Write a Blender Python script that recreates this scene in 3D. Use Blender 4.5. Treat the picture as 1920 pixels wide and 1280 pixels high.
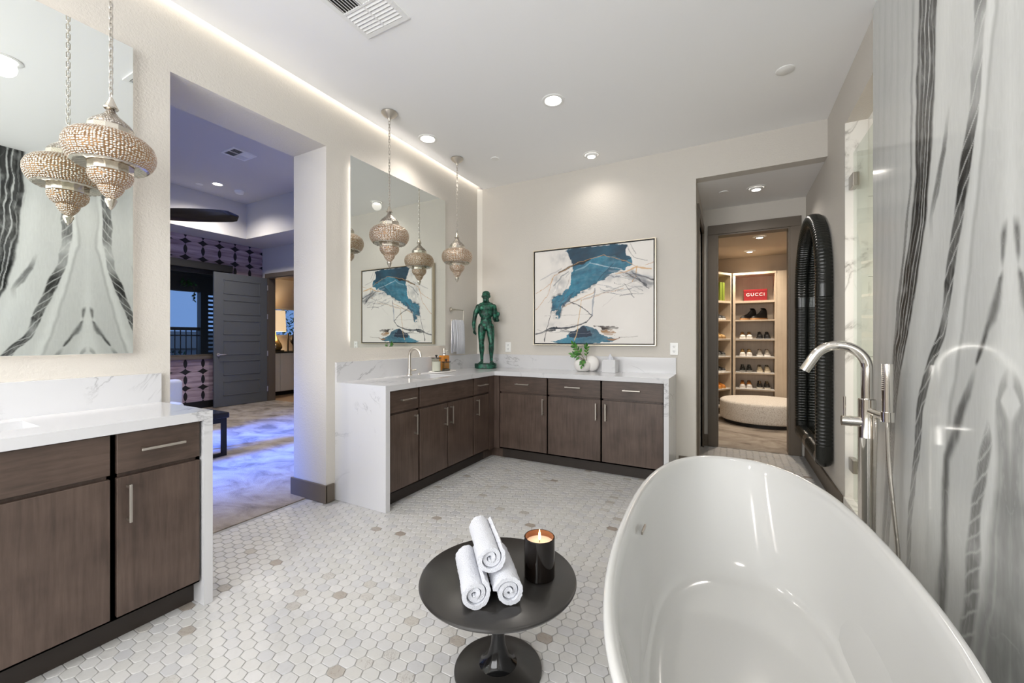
import bpy, bmesh, math, random
import numpy as np
from mathutils import Vector, Matrix

for _o in list(bpy.data.objects):
    bpy.data.objects.remove(_o, do_unlink=True)
SC = bpy.context.scene
COL = SC.collection
random.seed(7)
RNG = np.random.RandomState(11)
PI = math.pi

# ------------------------------------------------------------------ camera
cam_data = bpy.data.cameras.new('camera')
cam = bpy.data.objects.new('camera', cam_data)
COL.objects.link(cam)
CAM_YAW = math.radians(28.2578)
CAM_H = 1.2435
cam.location = (0, 0, CAM_H)
cam.rotation_euler = (PI / 2, 0, CAM_YAW)
cam_data.sensor_width = 36
cam_data.lens = 760.115 / 1920 * 36
cam_data.shift_y = -5.45 / 1920
cam_data.clip_start = 0.02
SC.camera = cam

# ------------------------------------------------------------------ world (dusk sky) and view
world = bpy.data.worlds.new('dusk_sky')
SC.world = world
world.use_nodes = True
world.node_tree.nodes['Background'].inputs[0].default_value = (0.20, 0.36, 0.80, 1)
world.node_tree.nodes['Background'].inputs[1].default_value = 1.0
vs = SC.view_settings
vs.view_transform = 'Standard'
vs.look = 'None'
vs.exposure = -0.22
vs.gamma = 1.0
vs.use_curve_mapping = False
cy = SC.cycles
cy.max_bounces = 10
cy.diffuse_bounces = 6
cy.glossy_bounces = 6
cy.transmission_bounces = 8
cy.transparent_max_bounces = 8
cy.caustics_reflective = False
cy.caustics_refractive = False
cy.sample_clamp_indirect = 6.0
cy.use_denoising = True

def area_light(name, loc, target, sx, sy, energy, color=(1, 1, 1), spread=180, parent=None):
    l = bpy.data.lights.new(name, 'AREA')
    l.shape = 'RECTANGLE'; l.size = sx; l.size_y = sy
    l.energy = energy; l.color = color; l.spread = math.radians(spread)
    o = bpy.data.objects.new(name, l); COL.objects.link(o)
    o.location = loc
    d = Vector(target) - Vector(loc)
    o.rotation_euler = d.to_track_quat('-Z', 'Y').to_euler()
    if parent: o.parent = parent
    return o

# dusk daylight that enters the bedroom through its big glazed door (outside the glazing)
area_light('bedroom_daylight', (-5.4, -1.82, 1.6), (-5.4, 3.0, 1.2), 3.4, 2.6, 26, (0.25, 0.36, 1.0))
area_light('bedroom_low_daylight', (-5.7, -1.85, 2.3), (-4.8, 2.7, 0.0), 2.4, 1.0, 190, (0.06, 0.18, 1.0), 26)
# added fill light standing before an invented, unseen frosted window
area_light('bathroom_fill_light', (-1.1, -1.57, 1.75), (-1.1, 3.0, 1.75), 2.6, 1.9, 125, (0.97, 0.985, 1.0))

# ------------------------------------------------------------------ helpers
def S(r, g, b):
    f = lambda c: (c / 255 / 12.92) if c / 255 <= 0.04045 else ((c / 255 + 0.055) / 1.055) ** 2.4
    return (f(r), f(g), f(b))

def sock(node, name):
    return node.inputs[name]

class NT:
    """small node tree builder"""
    def __init__(self, name):
        self.m = bpy.data.materials.new(name)
        self.m.use_nodes = True
        self.t = self.m.node_tree
        self.p = self.t.nodes['Principled BSDF']
        self.out = self.t.nodes['Material Output']
    def n(self, typ, **kw):
        nd = self.t.nodes.new(typ)
        for k, v in kw.items():
            if k.startswith('i_'):
                key = k[2:]
                key = int(key) if key.isdigit() else key.replace('_', ' ')
                self.put(nd, key, v)
            else:
                setattr(nd, k, v)
        return nd
    def put(self, nd, key, v):
        s = nd.inputs[key]
        if hasattr(v, 'is_output') or isinstance(v, bpy.types.NodeSocket):
            self.t.links.new(v, s)
        elif isinstance(v, (tuple, list)) and len(v) == 3 and s.type == 'RGBA':
            s.default_value = (*v, 1)
        else:
            s.default_value = v
    def P(self, **kw):
        for k, v in kw.items():
            self.put(self.p, k.replace('_', ' '), v)
        return self
    def coord(self, scale=(1, 1, 1), kind='Object', loc=(0, 0, 0), rot=(0, 0, 0)):
        tc = self.n('ShaderNodeTexCoord')
        mp = self.n('ShaderNodeMapping', i_Scale=scale, i_Location=loc, i_Rotation=rot)
        self.t.links.new(tc.outputs[kind], mp.inputs[0])
        return mp.outputs[0]
    def world_pos(self, scale=(1, 1, 1)):
        g = self.n('ShaderNodeNewGeometry')
        mp = self.n('ShaderNodeMapping', i_Scale=scale)
        self.t.links.new(g.outputs['Position'], mp.inputs[0])
        return mp.outputs[0]
    def noise(self, vec, scale=5, detail=4, rough=0.5, dist=0.0):
        return self.n('ShaderNodeTexNoise', i_Vector=vec, i_Scale=scale, i_Detail=detail, i_Roughness=rough, i_Distortion=dist).outputs[0]
    def ramp(self, fac, stops):
        r = self.n('ShaderNodeValToRGB', i_Fac=fac)
        el = r.color_ramp.elements
        while len(el) < len(stops): el.new(0.5)
        for e, (p, c) in zip(el, stops):
            e.position = p; e.color = (*c, 1) if len(c) == 3 else c
        return r.outputs[0]
    def mix(self, fac, a, b, blend='MIX'):
        nd = self.n('ShaderNodeMix', data_type='RGBA', blend_type=blend)
        self.put(nd, 0, fac); self.put(nd, 6, a if not isinstance(a, tuple) else (*a, 1)); self.put(nd, 7, b if not isinstance(b, tuple) else (*b, 1))
        return nd.outputs[2]
    def math(self, op, a, b=0.0, c=0.0):
        nd = self.n('ShaderNodeMath', operation=op)
        self.put(nd, 0, a); self.put(nd, 1, b); self.put(nd, 2, c)
        return nd.outputs[0]
    def bump(self, h, strength=0.2, dist=0.01):
        nd = self.n('ShaderNodeBump', i_Strength=strength, i_Distance=dist, i_Height=h)
        self.put(self.p, 'Normal', nd.outputs[0])
        return self

def flat(name, col, rough=0.5, metal=0.0, **kw):
    t = NT(name).P(Base_Color=col, Roughness=rough, Metallic=metal, **kw)
    return t.m

def emis(name, col, strength, base=(0.8, 0.8, 0.8)):
    t = NT(name).P(Base_Color=base, Roughness=0.5)
    t.put(t.p, 'Emission Color', col); t.put(t.p, 'Emission Strength', strength)
    return t.m

M = {}
def mats():
    # painted wall with orange-peel texture
    t = NT('wall_paint').P(Base_Color=S(207, 202, 194), Roughness=0.75)
    v = t.world_pos(); t.bump(t.noise(v, 95, 3, 0.6), 0.55, 0.004); M['wall'] = t.m
    t = NT('ceiling_paint').P(Base_Color=S(244, 244, 244), Roughness=0.85); M['ceil'] = t.m
    M['white'] = flat('white_paint', S(238, 238, 236), 0.45)
    t = NT('bedroom_paint').P(Base_Color=S(205, 203, 200), Roughness=0.8); M['bed_wall'] = t.m
    M['closet_paint'] = flat('closet_paint', S(196, 184, 168), 0.8)
    M['trim'] = flat('trim_taupe', S(101, 91, 79), 0.45)
    M['door_grey'] = flat('door_grey', S(96, 99, 99), 0.45)
    M['corner'] = flat('corner_glow_paint', S(232, 228, 220), 0.6)  # paler tone stands for cove light spilling down the corner
    # floor tile
    t = NT('floor_tile')
    g = t.n('ShaderNodeNewGeometry'); oi = t.n('ShaderNodeObjectInfo')
    r = t.math('FRACT', t.math('ADD', g.outputs['Random Per Island'], oi.outputs['Random']))
    base = t.ramp(r, [(0.0, S(187, 187, 189)), (0.35, S(198, 197, 196)), (0.62, S(193, 192, 189)), (0.93, S(201, 200, 199)), (0.972, S(190, 188, 184)), (0.991, S(174, 169, 162)), (0.9985, S(150, 140, 130))])
    wp = t.world_pos()
    sh = t.n('ShaderNodeVectorMath', operation='MULTIPLY_ADD'); t.put(sh, 0, wp); sh.inputs[1].default_value = (1, 1, 1)
    cx = t.n('ShaderNodeCombineXYZ'); t.put(cx, 0, t.math('MULTIPLY', r, 31.7)); t.put(cx, 1, t.math('MULTIPLY', r, 17.3)); t.put(sh, 2, cx.outputs[0])
    n1 = t.noise(sh.outputs[0], 14, 6, 0.6, 1.5)
    c = t.mix(t.ramp(n1, [(0.34, (0.22, 0.22, 0.22)), (0.46, (0, 0, 0))]), base, S(168, 166, 165))
    n2 = t.noise(sh.outputs[0], 9, 5, 0.7, 3.0)
    vein = t.ramp(t.math('ABSOLUTE', t.math('SUBTRACT', n2, 0.5)), [(0.0, (1, 1, 1)), (0.012, (0, 0, 0))])
    msk = t.math('MULTIPLY', vein, t.math('GREATER_THAN', r, 0.965))
    c = t.mix(t.math('MULTIPLY', msk, 0.75), c, S(104, 86, 74))
    t.P(Base_Color=c, Roughness=0.36); M['tile'] = t.m
    M['grout'] = flat('grout', S(164, 163, 161), 0.9)
    # quartz
    t = NT('quartz')
    v = t.world_pos()
    d1 = t.noise(v, 1.6, 5, 0.55, 0.8)
    nn = t.n('ShaderNodeTexNoise', i_Vector=v, i_Scale=1.5, i_Detail=6, i_Roughness=0.62, i_Distortion=1.1).outputs[0]
    e = t.math('ABSOLUTE', t.math('SUBTRACT', nn, 0.5))
    vn = t.ramp(e, [(0.0, (1, 1, 1)), (0.0055, (0.35, 0.35, 0.35)), (0.016, (0, 0, 0))])
    mk = t.ramp(t.noise(v, 2.3, 2, 0.5), [(0.52, (0, 0, 0)), (0.64, (1, 1, 1))])
    fac = t.math('MULTIPLY', t.math('MULTIPLY', vn, mk), 0.62)
    col = t.mix(fac, S(209, 209, 211), S(118, 118, 122))
    col = t.mix(t.math('MULTIPLY', t.ramp(d1, [(0.5, (0, 0, 0)), (0.75, (1, 1, 1))]), 0.12), col, S(205, 205, 208))
    t.P(Base_Color=col, Roughness=0.16); M['quartz'] = t.m
    # shower marble
    t = NT('shower_marble')
    v = t.world_pos((1, 1, 1.0))
    nn = t.n('ShaderNodeTexNoise', i_Vector=v, i_Scale=1.9, i_Detail=7, i_Roughness=0.6, i_Distortion=1.6).outputs[0]
    e = t.math('ABSOLUTE', t.math('SUBTRACT', nn, 0.5))
    vn = t.ramp(e, [(0.0, (1, 1, 1)), (0.02, (0.3, 0.3, 0.3)), (0.05, (0, 0, 0))])
    mk = t.ramp(t.noise(v, 3.1, 2, 0.5), [(0.45, (0, 0, 0)), (0.62, (1, 1, 1))])
    col = t.mix(t.math('MULTIPLY', t.math('MULTIPLY', vn, mk), 0.85), S(236, 234, 228), S(120, 114, 104))
    t.P(Base_Color=col, Roughness=0.15); M['marble'] = t.m
    # dark stained wood
    def wood(name, sc, c1, c2):
        t = NT(name)
        v = t.world_pos(sc)
        n1 = t.noise(v, 1.0, 5, 0.6, 0.3)
        v2 = t.world_pos(); n2 = t.noise(v2, 6, 3, 0.5)
        f = t.math('MULTIPLY_ADD', n1, 0.55, t.math('MULTIPLY', n2, 0.45))
        t.P(Base_Color=t.ramp(f, [(0.32, c1), (0.68, c2)]), Roughness=0.38)
        t.bump(n1, 0.06, 0.002)
        return t.m
    M['wood'] = wood('stained_wood', (60, 60, 4.0), S(62, 49, 42), S(96, 80, 71))
    M['wood_h'] = wood('stained_wood_crosswise', (8, 8, 70), S(60, 48, 41), S(92, 76, 67))
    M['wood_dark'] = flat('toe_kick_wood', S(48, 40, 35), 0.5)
    M['shelf'] = wood('light_oak_laminate', (70, 70, 1.2), S(186, 168, 146), S(206, 190, 168))
    M['floor_wood'] = wood('wood_floor', (5, 60, 60), S(138, 112, 86), S(172, 146, 116))
    # metals
    M['nickel'] = flat('brushed_nickel', (0.62, 0.58, 0.52), 0.3, 1.0)
    M['chrome'] = flat('polished_nickel', (0.86, 0.82, 0.76), 0.06, 1.0)
    M['chain'] = flat('chain_steel', (0.55, 0.52, 0.48), 0.3, 1.0)
    M['silver'] = flat('silver_band', (0.66, 0.61, 0.53), 0.2, 1.0)
    M['hinge'] = flat('hinge_metal', (0.45, 0.42, 0.38), 0.3, 1.0)
    def beads(name, ncell, em_s):
        """bead grid wrapped around the lamp axis: angle and surface distance drive a cell pattern"""
        t = NT(name); tc = t.n('ShaderNodeTexCoord'); sx = t.n('ShaderNodeSeparateXYZ'); t.t.links.new(tc.outputs['Object'], sx.inputs[0])
        x, y, z = sx.outputs[0], sx.outputs[1], sx.outputs[2]
        u = t.math('MULTIPLY', t.math('ARCTAN2', y, x), ncell / (2 * PI))
        r = t.math('SQRT', t.math('ADD', t.math('MULTIPLY', x, x), t.math('MULTIPLY', y, y)))
        v = t.math('MULTIPLY', t.math('ADD', z, t.math('MULTIPLY', t.math('SIGN', z), t.math('SUBTRACT', 0.155, r))), 86.0)
        cb = t.n('ShaderNodeCombineXYZ'); t.put(cb, 0, u); t.put(cb, 1, v)
        vo = t.n('ShaderNodeTexVoronoi', voronoi_dimensions='2D', i_Scale=1.0, i_Randomness=0.45); t.put(vo, 'Vector', cb.outputs[0])
        dd = vo.outputs['Distance']
        t.P(Base_Color=t.ramp(dd, [(0.22, (0.82, 0.79, 0.74)), (0.36, (0.40, 0.30, 0.21)), (0.50, (0.10, 0.055, 0.025))]), Metallic=0.85, Roughness=0.28)
        t.put(t.p, 'Emission Color', t.ramp(dd, [(0.34, (0, 0, 0)), (0.52, (1.0, 0.60, 0.32))])); t.put(t.p, 'Emission Strength', em_s)
        t.bump(t.ramp(dd, [(0.0, (1, 1, 1)), (0.5, (0, 0, 0))]), 0.7, 0.004)
        return t.m
    M['beads'] = beads('beaded_silver', 80, 0.22)
    M['beads_small'] = beads('beaded_silver_small', 38, 0.22)
    t = NT('dotted_silver')
    v = t.coord((1, 1, 1))
    vo = t.n('ShaderNodeTexVoronoi', i_Vector=v, i_Scale=130.0, i_Randomness=0.4)
    dd = vo.outputs['Distance']
    t.P(Base_Color=t.ramp(dd, [(0.25, (0.70, 0.68, 0.65)), (0.52, (0.28, 0.24, 0.20))]), Metallic=0.95, Roughness=0.28)
    t.bump(t.ramp(dd, [(0.0, (1, 1, 1)), (0.55, (0, 0, 0))]), 0.6, 0.003); M['dots'] = t.m
    # glass, mirror, porcelain
    M['mirror'] = flat('mirror_silver', (0.86, 0.89, 0.86), 0.0, 1.0)
    M['mirror_edge'] = flat('mirror_edge', S(120, 135, 128), 0.2)
    t = NT('clear_glass')
    gl = t.n('ShaderNodeBsdfGlossy', i_Roughness=0.0); tr = t.n('ShaderNodeBsdfTransparent', i_Color=(0.93, 0.96, 0.94))
    fr = t.n('ShaderNodeFresnel', i_IOR=1.22); mx = t.n('ShaderNodeMixShader')
    gm = t.n('ShaderNodeNewGeometry'); t.put(mx, 0, t.math('MULTIPLY', fr.outputs[0], t.math('SUBTRACT', 1.0, gm.outputs['Backfacing']))); t.t.links.new(tr.outputs[0], mx.inputs[1]); t.t.links.new(gl.outputs[0], mx.inputs[2])
    t.t.links.new(mx.outputs[0], t.out.inputs[0]); M['glass'] = t.m
    M['porcelain'] = flat('white_acrylic', S(206, 206, 204), 0.10)
    M['sink'] = flat('sink_ceramic', S(232, 232, 230), 0.12)
    M['drain'] = flat('drain_bronze', (0.42, 0.36, 0.30), 0.25, 1.0)
    # dark things
    M['black_table'] = flat('black_satin', S(38, 36, 34), 0.33, 0.0, Coat_Weight=0.3, Coat_Roughness=0.2)
    M['black_gloss'] = flat('black_gloss', S(14, 14, 15), 0.12)
    t = NT('black_leather').P(Base_Color=S(29, 31, 28), Roughness=0.26)
    t.bump(t.noise(t.coord(), 120, 3), 0.1, 0.002); M['leather'] = t.m
    M['black'] = flat('black_matte', S(16, 15, 15), 0.6)
    M['vent_dark'] = flat('vent_cavity', S(40, 40, 38), 0.9)
    # fabrics
    t = NT('terry_towel').P(Base_Color=S(222, 224, 231), Roughness=0.95)
    t.bump(t.noise(t.coord(), 260, 2, 0.7), 0.8, 0.006); M['terry'] = t.m
    t = NT('boucle'); n = t.noise(t.coord(), 85, 3, 0.6)
    t.P(Base_Color=t.ramp(n, [(0.30, S(198, 188, 174)), (0.55, S(240, 235, 227))]), Roughness=0.95); t.bump(n, 0.8, 0.012); M['boucle'] = t.m
    M['upholstery'] = flat('upholstery', S(196, 200, 204), 0.9)
    t = NT('carpet'); v = t.world_pos((1, 1.6, 1))
    n = t.noise(v, 2.4, 6, 0.62, 0.8); n2 = t.noise(t.world_pos(), 180, 2)
    c = t.ramp(n, [(0.34, S(122, 112, 102)), (0.48, S(165, 154, 142)), (0.62, S(186, 176, 164))])
    t.P(Base_Color=t.mix(0.25, c, n2, 'MULTIPLY'), Roughness=1.0); t.bump(n2, 0.5, 0.01); M['carpet'] = t.m
    # wallpaper: overlapping rounds, dark lenses and star gaps
    t = NT('wallpaper')
    g = t.n('ShaderNodeNewGeometry'); sx = t.n('ShaderNodeSeparateXYZ'); t.t.links.new(g.outputs['Position'], sx.inputs[0])
    PY, PZ = 0.267, 0.285
    u = t.math('SUBTRACT', t.math('FRACT', t.math('ADD', t.math('DIVIDE', t.math('SUBTRACT', sx.outputs[1], 3.6405), PY), 100.5)), 0.5)
    w = t.math('SUBTRACT', t.math('FRACT', t.math('ADD', t.math('DIVIDE', t.math('SUBTRACT', sx.outputs[2], 0.52), PZ), 100.5)), 0.5)
    def inside(off):
        a = t.math('DIVIDE', t.math('ADD', u, off), 0.163 / PY); b = t.math('DIVIDE', w, 0.146 / PZ)
        return t.math('LESS_THAN', t.math('ADD', t.math('MULTIPLY', a, a), t.math('MULTIPLY', b, b)), 1.0)
    cnt = t.math('ADD', t.math('ADD', inside(0.0), inside(1.0)), inside(-1.0))
    one = t.math('COMPARE', cnt, 1.0, 0.1)
    st = t.noise(t.world_pos((0.6, 0.6, 9)), 2.2, 4, 0.6)
    pink = t.ramp(st, [(0.35, S(128, 108, 118)), (0.65, S(196, 176, 186))])
    t.P(Base_Color=t.mix(one, S(18, 16, 20), pink), Roughness=0.6); M['wallpaper'] = t.m
    # emitters of the place
    M['can_lens'] = emis('downlight_lens', (1.0, 0.93, 0.84), 14.0)
    M['led'] = emis('led_strip', (1.0, 0.93, 0.85), 26.0)
    M['led_cove'] = emis('cove_led_strip', (1.0, 0.93, 0.84), 4.0)
    M['flame'] = emis('candle_flame', (1.0, 0.62, 0.22), 14.0)
    M['shade_lit'] = emis('lit_lampshade', (1.0, 0.72, 0.42), 0.9, S(230, 215, 195))
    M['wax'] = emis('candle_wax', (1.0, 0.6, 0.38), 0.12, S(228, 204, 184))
    M['bronze'] = None
    t = NT('green_patina'); n = t.noise(t.coord(), 26, 5, 0.6)
    t.P(Base_Color=t.ramp(n, [(0.36, S(10, 34, 28)), (0.5, S(18, 66, 52)), (0.68, S(44, 122, 96))]), Roughness=0.42, Metallic=0.25)
    t.bump(n, 0.2, 0.004); M['patina'] = t.m
    M['leaf'] = flat('leaf_green', S(64, 128, 36), 0.4)
    M['leaf_dark'] = flat('leaf_dark_green', S(36, 92, 32), 0.4)
    M['stem'] = flat('plant_stem', S(96, 92, 44), 0.6)
    t = NT('white_ceramic').P(Base_Color=S(232, 229, 226), Roughness=0.7); t.bump(t.noise(t.coord(), 60, 3), 0.15, 0.003); M['ceramic'] = t.m
    M['amber'] = flat('amber_soap', S(226, 142, 30), 0.1, 0.0, Transmission_Weight=0.25)
    M['cotton'] = flat('cotton', S(226, 214, 206), 0.95)
    M['frame_gold'] = flat('champagne_frame', (0.62, 0.55, 0.43), 0.35, 0.7)
    M['frame_black'] = flat('black_liner', S(14, 13, 13), 0.5)
    M['plastic'] = flat('white_plastic', S(240, 240, 238), 0.35)
    M['slot'] = flat('outlet_slot', S(40, 40, 40), 0.6)
    M['red_box'] = flat('red_box', S(132, 6, 14), 0.4)
    M['print_white'] = flat('printed_white', S(250, 246, 240), 0.5)
    M['green_box'] = flat('green_box', S(112, 128, 40), 0.5)
    M['gold'] = flat('gold_glaze', (0.72, 0.53, 0.24), 0.2, 0.9)
    M['fan_black'] = flat('fan_blade_black', S(12, 12, 16), 0.15)
mats()

ORG = {}
def _reg(o, org): ORG[o.name] = Vector(org)

class MB:
    """collects shapes in world coordinates, links them as ONE mesh object"""
    def __init__(self): self.bm = bmesh.new()
    def box(self, x0, x1, y0, y1, z0, z1, bev=0.0, seg=2):
        b = bmesh.new()
        bmesh.ops.create_cube(b, size=1)
        for v in b.verts:
            v.co = ((x0 + x1) / 2 + v.co.x * abs(x1 - x0), (y0 + y1) / 2 + v.co.y * abs(y1 - y0), (z0 + z1) / 2 + v.co.z * abs(z1 - z0))
        if bev > 0:
            bmesh.ops.bevel(b, geom=list(b.edges), offset=bev, segments=seg, affect='EDGES', profile=0.5)
        self._join(b); return self
    def _join(self, b, mat=None):
        if mat is not None: bmesh.ops.transform(b, matrix=mat, verts=b.verts)
        me = bpy.data.meshes.new('tmp'); b.to_mesh(me); b.free()
        self.bm.from_mesh(me); bpy.data.meshes.remove(me)
    def cyl(self, p0, p1, r0, r1=None, seg=16, cap=True):
        r1 = r0 if r1 is None else r1
        p0, p1 = Vector(p0), Vector(p1)
        d = p1 - p0
        b = bmesh.new()
        bmesh.ops.create_cone(b, cap_ends=cap, segments=seg, radius1=r0, radius2=r1, depth=d.length)
        q = Vector((0, 0, 1)).rotation_difference(d.normalized()).to_matrix().to_4x4()
        self._join(b, Matrix.Translation((p0 + p1) / 2) @ q); return self
    def ball(self, c, r, seg=16, sc=(1, 1, 1), rot=None):
        b = bmesh.new(); bmesh.ops.create_uvsphere(b, u_segments=seg, v_segments=max(6, seg // 2), radius=r)
        m = Matrix.Translation(c) @ (rot.to_matrix().to_4x4() if rot is not None else Matrix.Identity(4)) @ Matrix.Diagonal((*sc, 1))
        self._join(b, m); return self
    def rings(self, rings, closed=True, cap0=False, cap1=False):
        """loft consecutive rings (lists of points of equal length)"""
        vs = [[self.bm.verts.new(p) for p in r] for r in rings]
        n = len(rings[0])
        for a, b in zip(vs[:-1], vs[1:]):
            for i in range(n if closed else n - 1):
                j = (i + 1) % n
                try: self.bm.faces.new((a[i], a[j], b[j], b[i]))
                except ValueError: pass
        if cap0: self.bm.faces.new(list(reversed(vs[0])))
        if cap1: self.bm.faces.new(vs[-1])
        return self
    def lathe(self, prof, c=(0, 0, 0), seg=32, cap0=False, cap1=False):
        rr = []
        for r, z in prof:
            r = max(r, 1e-5)
            rr.append([(c[0] + r * math.cos(2 * PI * i / seg), c[1] + r * math.sin(2 * PI * i / seg), c[2] + z) for i in range(seg)])
        return self.rings(rr, True, cap0, cap1)
    def tube(self, pts, r, seg=8, cap=True, rfun=None):
        pts = [Vector(p) for p in pts]
        rr = []; up = None
        for i, p in enumerate(pts):
            t = (pts[min(i + 1, len(pts) - 1)] - pts[max(i - 1, 0)]).normalized()
            if up is None:
                up = Vector((0, 0, 1)) if abs(t.z) < 0.9 else Vector((1, 0, 0))
            up = (up - t * up.dot(t)).normalized()
            s = t.cross(up)
            ra = rfun(i / (len(pts) - 1)) if rfun else r
            rr.append([p + (up * math.cos(2 * PI * k / seg) + s * math.sin(2 * PI * k / seg)) * ra for k in range(seg)])
        return self.rings(rr, True, cap, cap)
    def poly(self, pts, d):
        """flat polygon extruded by vector d"""
        d = Vector(d)
        a = [Vector(p) for p in pts]; b = [p + d for p in a]
        return self.rings([a, b], True, True, True)
    def build(self, name, mat, parent=None, org=None, smooth=False, angle=35):
        bm = self.bm
        bmesh.ops.recalc_face_normals(bm, faces=bm.faces)
        if org is None:
            org = ORG[parent.name] if parent is not None else (0, 0, 0)
        org = Vector(org)
        bmesh.ops.translate(bm, verts=bm.verts, vec=-org)
        me = bpy.data.meshes.new(name)
        bm.to_mesh(me); bm.free()
        if smooth:
            me.polygons.foreach_set('use_smooth', [True] * len(me.polygons))
            me.set_sharp_from_angle(angle=math.radians(angle))
        o = bpy.data.objects.new(name, me); COL.objects.link(o)
        if mat is not None:
            me.materials.append(mat if not isinstance(mat, str) else M[mat])
        if parent is not None: o.parent = parent
        else: o.location = org
        _reg(o, org)
        return o

def tag(o, label, cat=None, group=None, kind=None):
    o['label'] = label
    if cat: o['category'] = cat
    if group: o['group'] = group
    if kind: o['kind'] = kind
    return o
def thing(name, label, cat, loc=(0, 0, 0), group=None, rotz=0.0):
    o = bpy.data.objects.new(name, None); COL.objects.link(o)
    o.location = loc; o.rotation_euler = (0, 0, rotz); o.empty_display_size = 0.05
    _reg(o, loc)
    return tag(o, label, cat, group)
def struct(o, label, cat='wall'):
    return tag(o, label, cat, None, 'structure')
def copy_tree(o, parent=None):
    c = o.copy(); COL.objects.link(c); c.parent = parent
    for ch in list(o.children): copy_tree(ch, c)
    return c
def proj(P):
    d = -P[0] * math.sin(CAM_YAW) + P[1] * math.cos(CAM_YAW); s = P[0] * math.cos(CAM_YAW) + P[1] * math.sin(CAM_YAW)
    if d < 0.05: return (-1, -1, d)
    return (960 + 760.1 * s / d, 634.55 - 760.1 * (P[2] - CAM_H) / d, d)
def arc(c, r, a0, a1, n, ax=(1, 0, 0), ay=(0, 0, 1)):
    c, ax, ay = Vector(c), Vector(ax), Vector(ay)
    return [c + ax * (r * math.cos(a0 + (a1 - a0) * i / n)) + ay * (r * math.sin(a0 + (a1 - a0) * i / n)) for i in range(n + 1)]
# value noise for vertex-painted stone and canvas
def vnoise(x, y, seed):
    rs = np.random.RandomState(seed); tab = rs.rand(256, 256)
    xi = np.floor(x).astype(int); yi = np.floor(y).astype(int); fx = x - xi; fy = y - yi
    fx = fx * fx * (3 - 2 * fx); fy = fy * fy * (3 - 2 * fy)
    g = lambda a, b: tab[a % 256, b % 256]
    return (g(xi, yi) * (1 - fx) + g(xi + 1, yi) * fx) * (1 - fy) + (g(xi, yi + 1) * (1 - fx) + g(xi + 1, yi + 1) * fx) * fy
def fbm(x, y, seed, oct=4):
    s = 0; a = 0.5
    for k in range(oct):
        s = s + a * vnoise(x * 2 ** k, y * 2 ** k, seed + k); a *= 0.5
    return s
def grid_mesh(name, nx, ny, fn, colors):
    """fn(u,v)->(x,y,z) arrays; colors (ny,nx,3) linear"""
    u, v = np.meshgrid(np.linspace(0, 1, nx), np.linspace(0, 1, ny))
    co = np.stack(fn(u, v), -1).reshape(-1, 3)
    i = np.arange(nx * ny).reshape(ny, nx)
    q = np.stack([i[:-1, :-1], i[:-1, 1:], i[1:, 1:], i[1:, :-1]], -1).reshape(-1, 4)
    me = bpy.data.meshes.new(name)
    me.vertices.add(len(co)); me.vertices.foreach_set('co', co.ravel())
    me.loops.add(q.size); me.loops.foreach_set('vertex_index', q.ravel())
    me.polygons.add(len(q)); me.polygons.foreach_set('loop_start', np.arange(0, q.size, 4)); me.polygons.foreach_set('loop_total', np.full(len(q), 4))
    me.update(calc_edges=True)
    at = me.color_attributes.new('stone', 'FLOAT_COLOR', 'POINT')
    c = np.ones((nx * ny, 4)); c[:, :3] = colors.reshape(-1, 3)
    at.data.foreach_set('color', c.ravel())
    return me
# ================================================================== SETTING
XL, XR, YB, YN = -2.69, 0.707, 4.162, -1.6
CH = 3.048
# ---- floor: grout bed with mosaic tiles
fl = struct(MB().box(-2.91, 0.83, YN, 5.239, -0.12, -0.003).build('floor', 'grout'), 'white marble mosaic bathroom floor with pale grout', 'floor')
TL_, TS, TW = 0.0765, 0.047, 0.0525
GAP = 0.0028
def tile_outline(k):
    L, W, s = TL_ / 2 - GAP / 2 - k, TW / 2 - GAP / 2 - k, TS / 2
    g_ = GAP / 2 + k; W0 = TW / 2; ex0 = (TL_ - TS) / 2; sh = g_ * math.hypot(ex0, W0) / W0
    xe = lambda y: TL_ / 2 - sh - y * ex0 / W0          # slanted side, set back by half a joint
    q = [(xe(W) - 0.0035, W), (xe(W * 0.88) - 0.0004, W * 0.88), (xe(W * 0.14) - 0.0004, W * 0.14)]
    r = q + [(x, -y) for x, y in reversed(q)]
    return r + [(-x, -y) for x, y in r]
def tile_rings(): return [(tile_outline(0.0), -0.005), (tile_outline(0.0), -0.0013), (tile_outline(0.0013), 0.0)]
tb = MB(); tb.rings([[(x, y, z) for x, y in o] for o, z in tile_rings()], True, False, True)
tile0 = tb.build('tile', 'tile', fl, org=(0, 0, 0)); tile_me = tile0.data
bpy.data.objects.remove(tile0)
cells = []
PX = (TL_ + TS) / 2
for i in range(int(-2.9 / PX) - 1, int(0.8 / PX) + 2):
    for j in range(int(-0.9 / TW), int(5.24 / TW) + 1):
        x = i * PX; y = (j + (0.5 if i % 2 else 0.0)) * TW
        if x < -2.875 or x > 0.67 or y > 5.21: continue
        if x < -2.655 and not (1.10 < y < 2.01): continue
        if y < 1.0 and x < -2.28: continue
        if y > 2.13 and x < -2.28: continue
        if y > 3.76 and x < -0.50: continue
        if y > 4.13 and x < -0.245: continue
        cells.append((x, y))
def tile_seen(c):
    px, py, d = proj((c[0], c[1], 0))
    if not (10 < px < 1910 and py < 1275): return None
    if px < 375 + (1115 - py) * 2.02: return None
    if px > 1118 + max(0.0, (1112 - py)) * 0.47: return None
    if ((px - 931) / 150) ** 2 + ((py - 1090) / 92) ** 2 < 1: return None
    if ((px - 935) / 84) ** 2 + ((py - 1250) / 64) ** 2 < 1: return None
    return d
seen = sorted([(tile_seen(c), c) for c in cells if tile_seen(c)])[:300]
near = set(c for _, c in seen)
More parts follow.
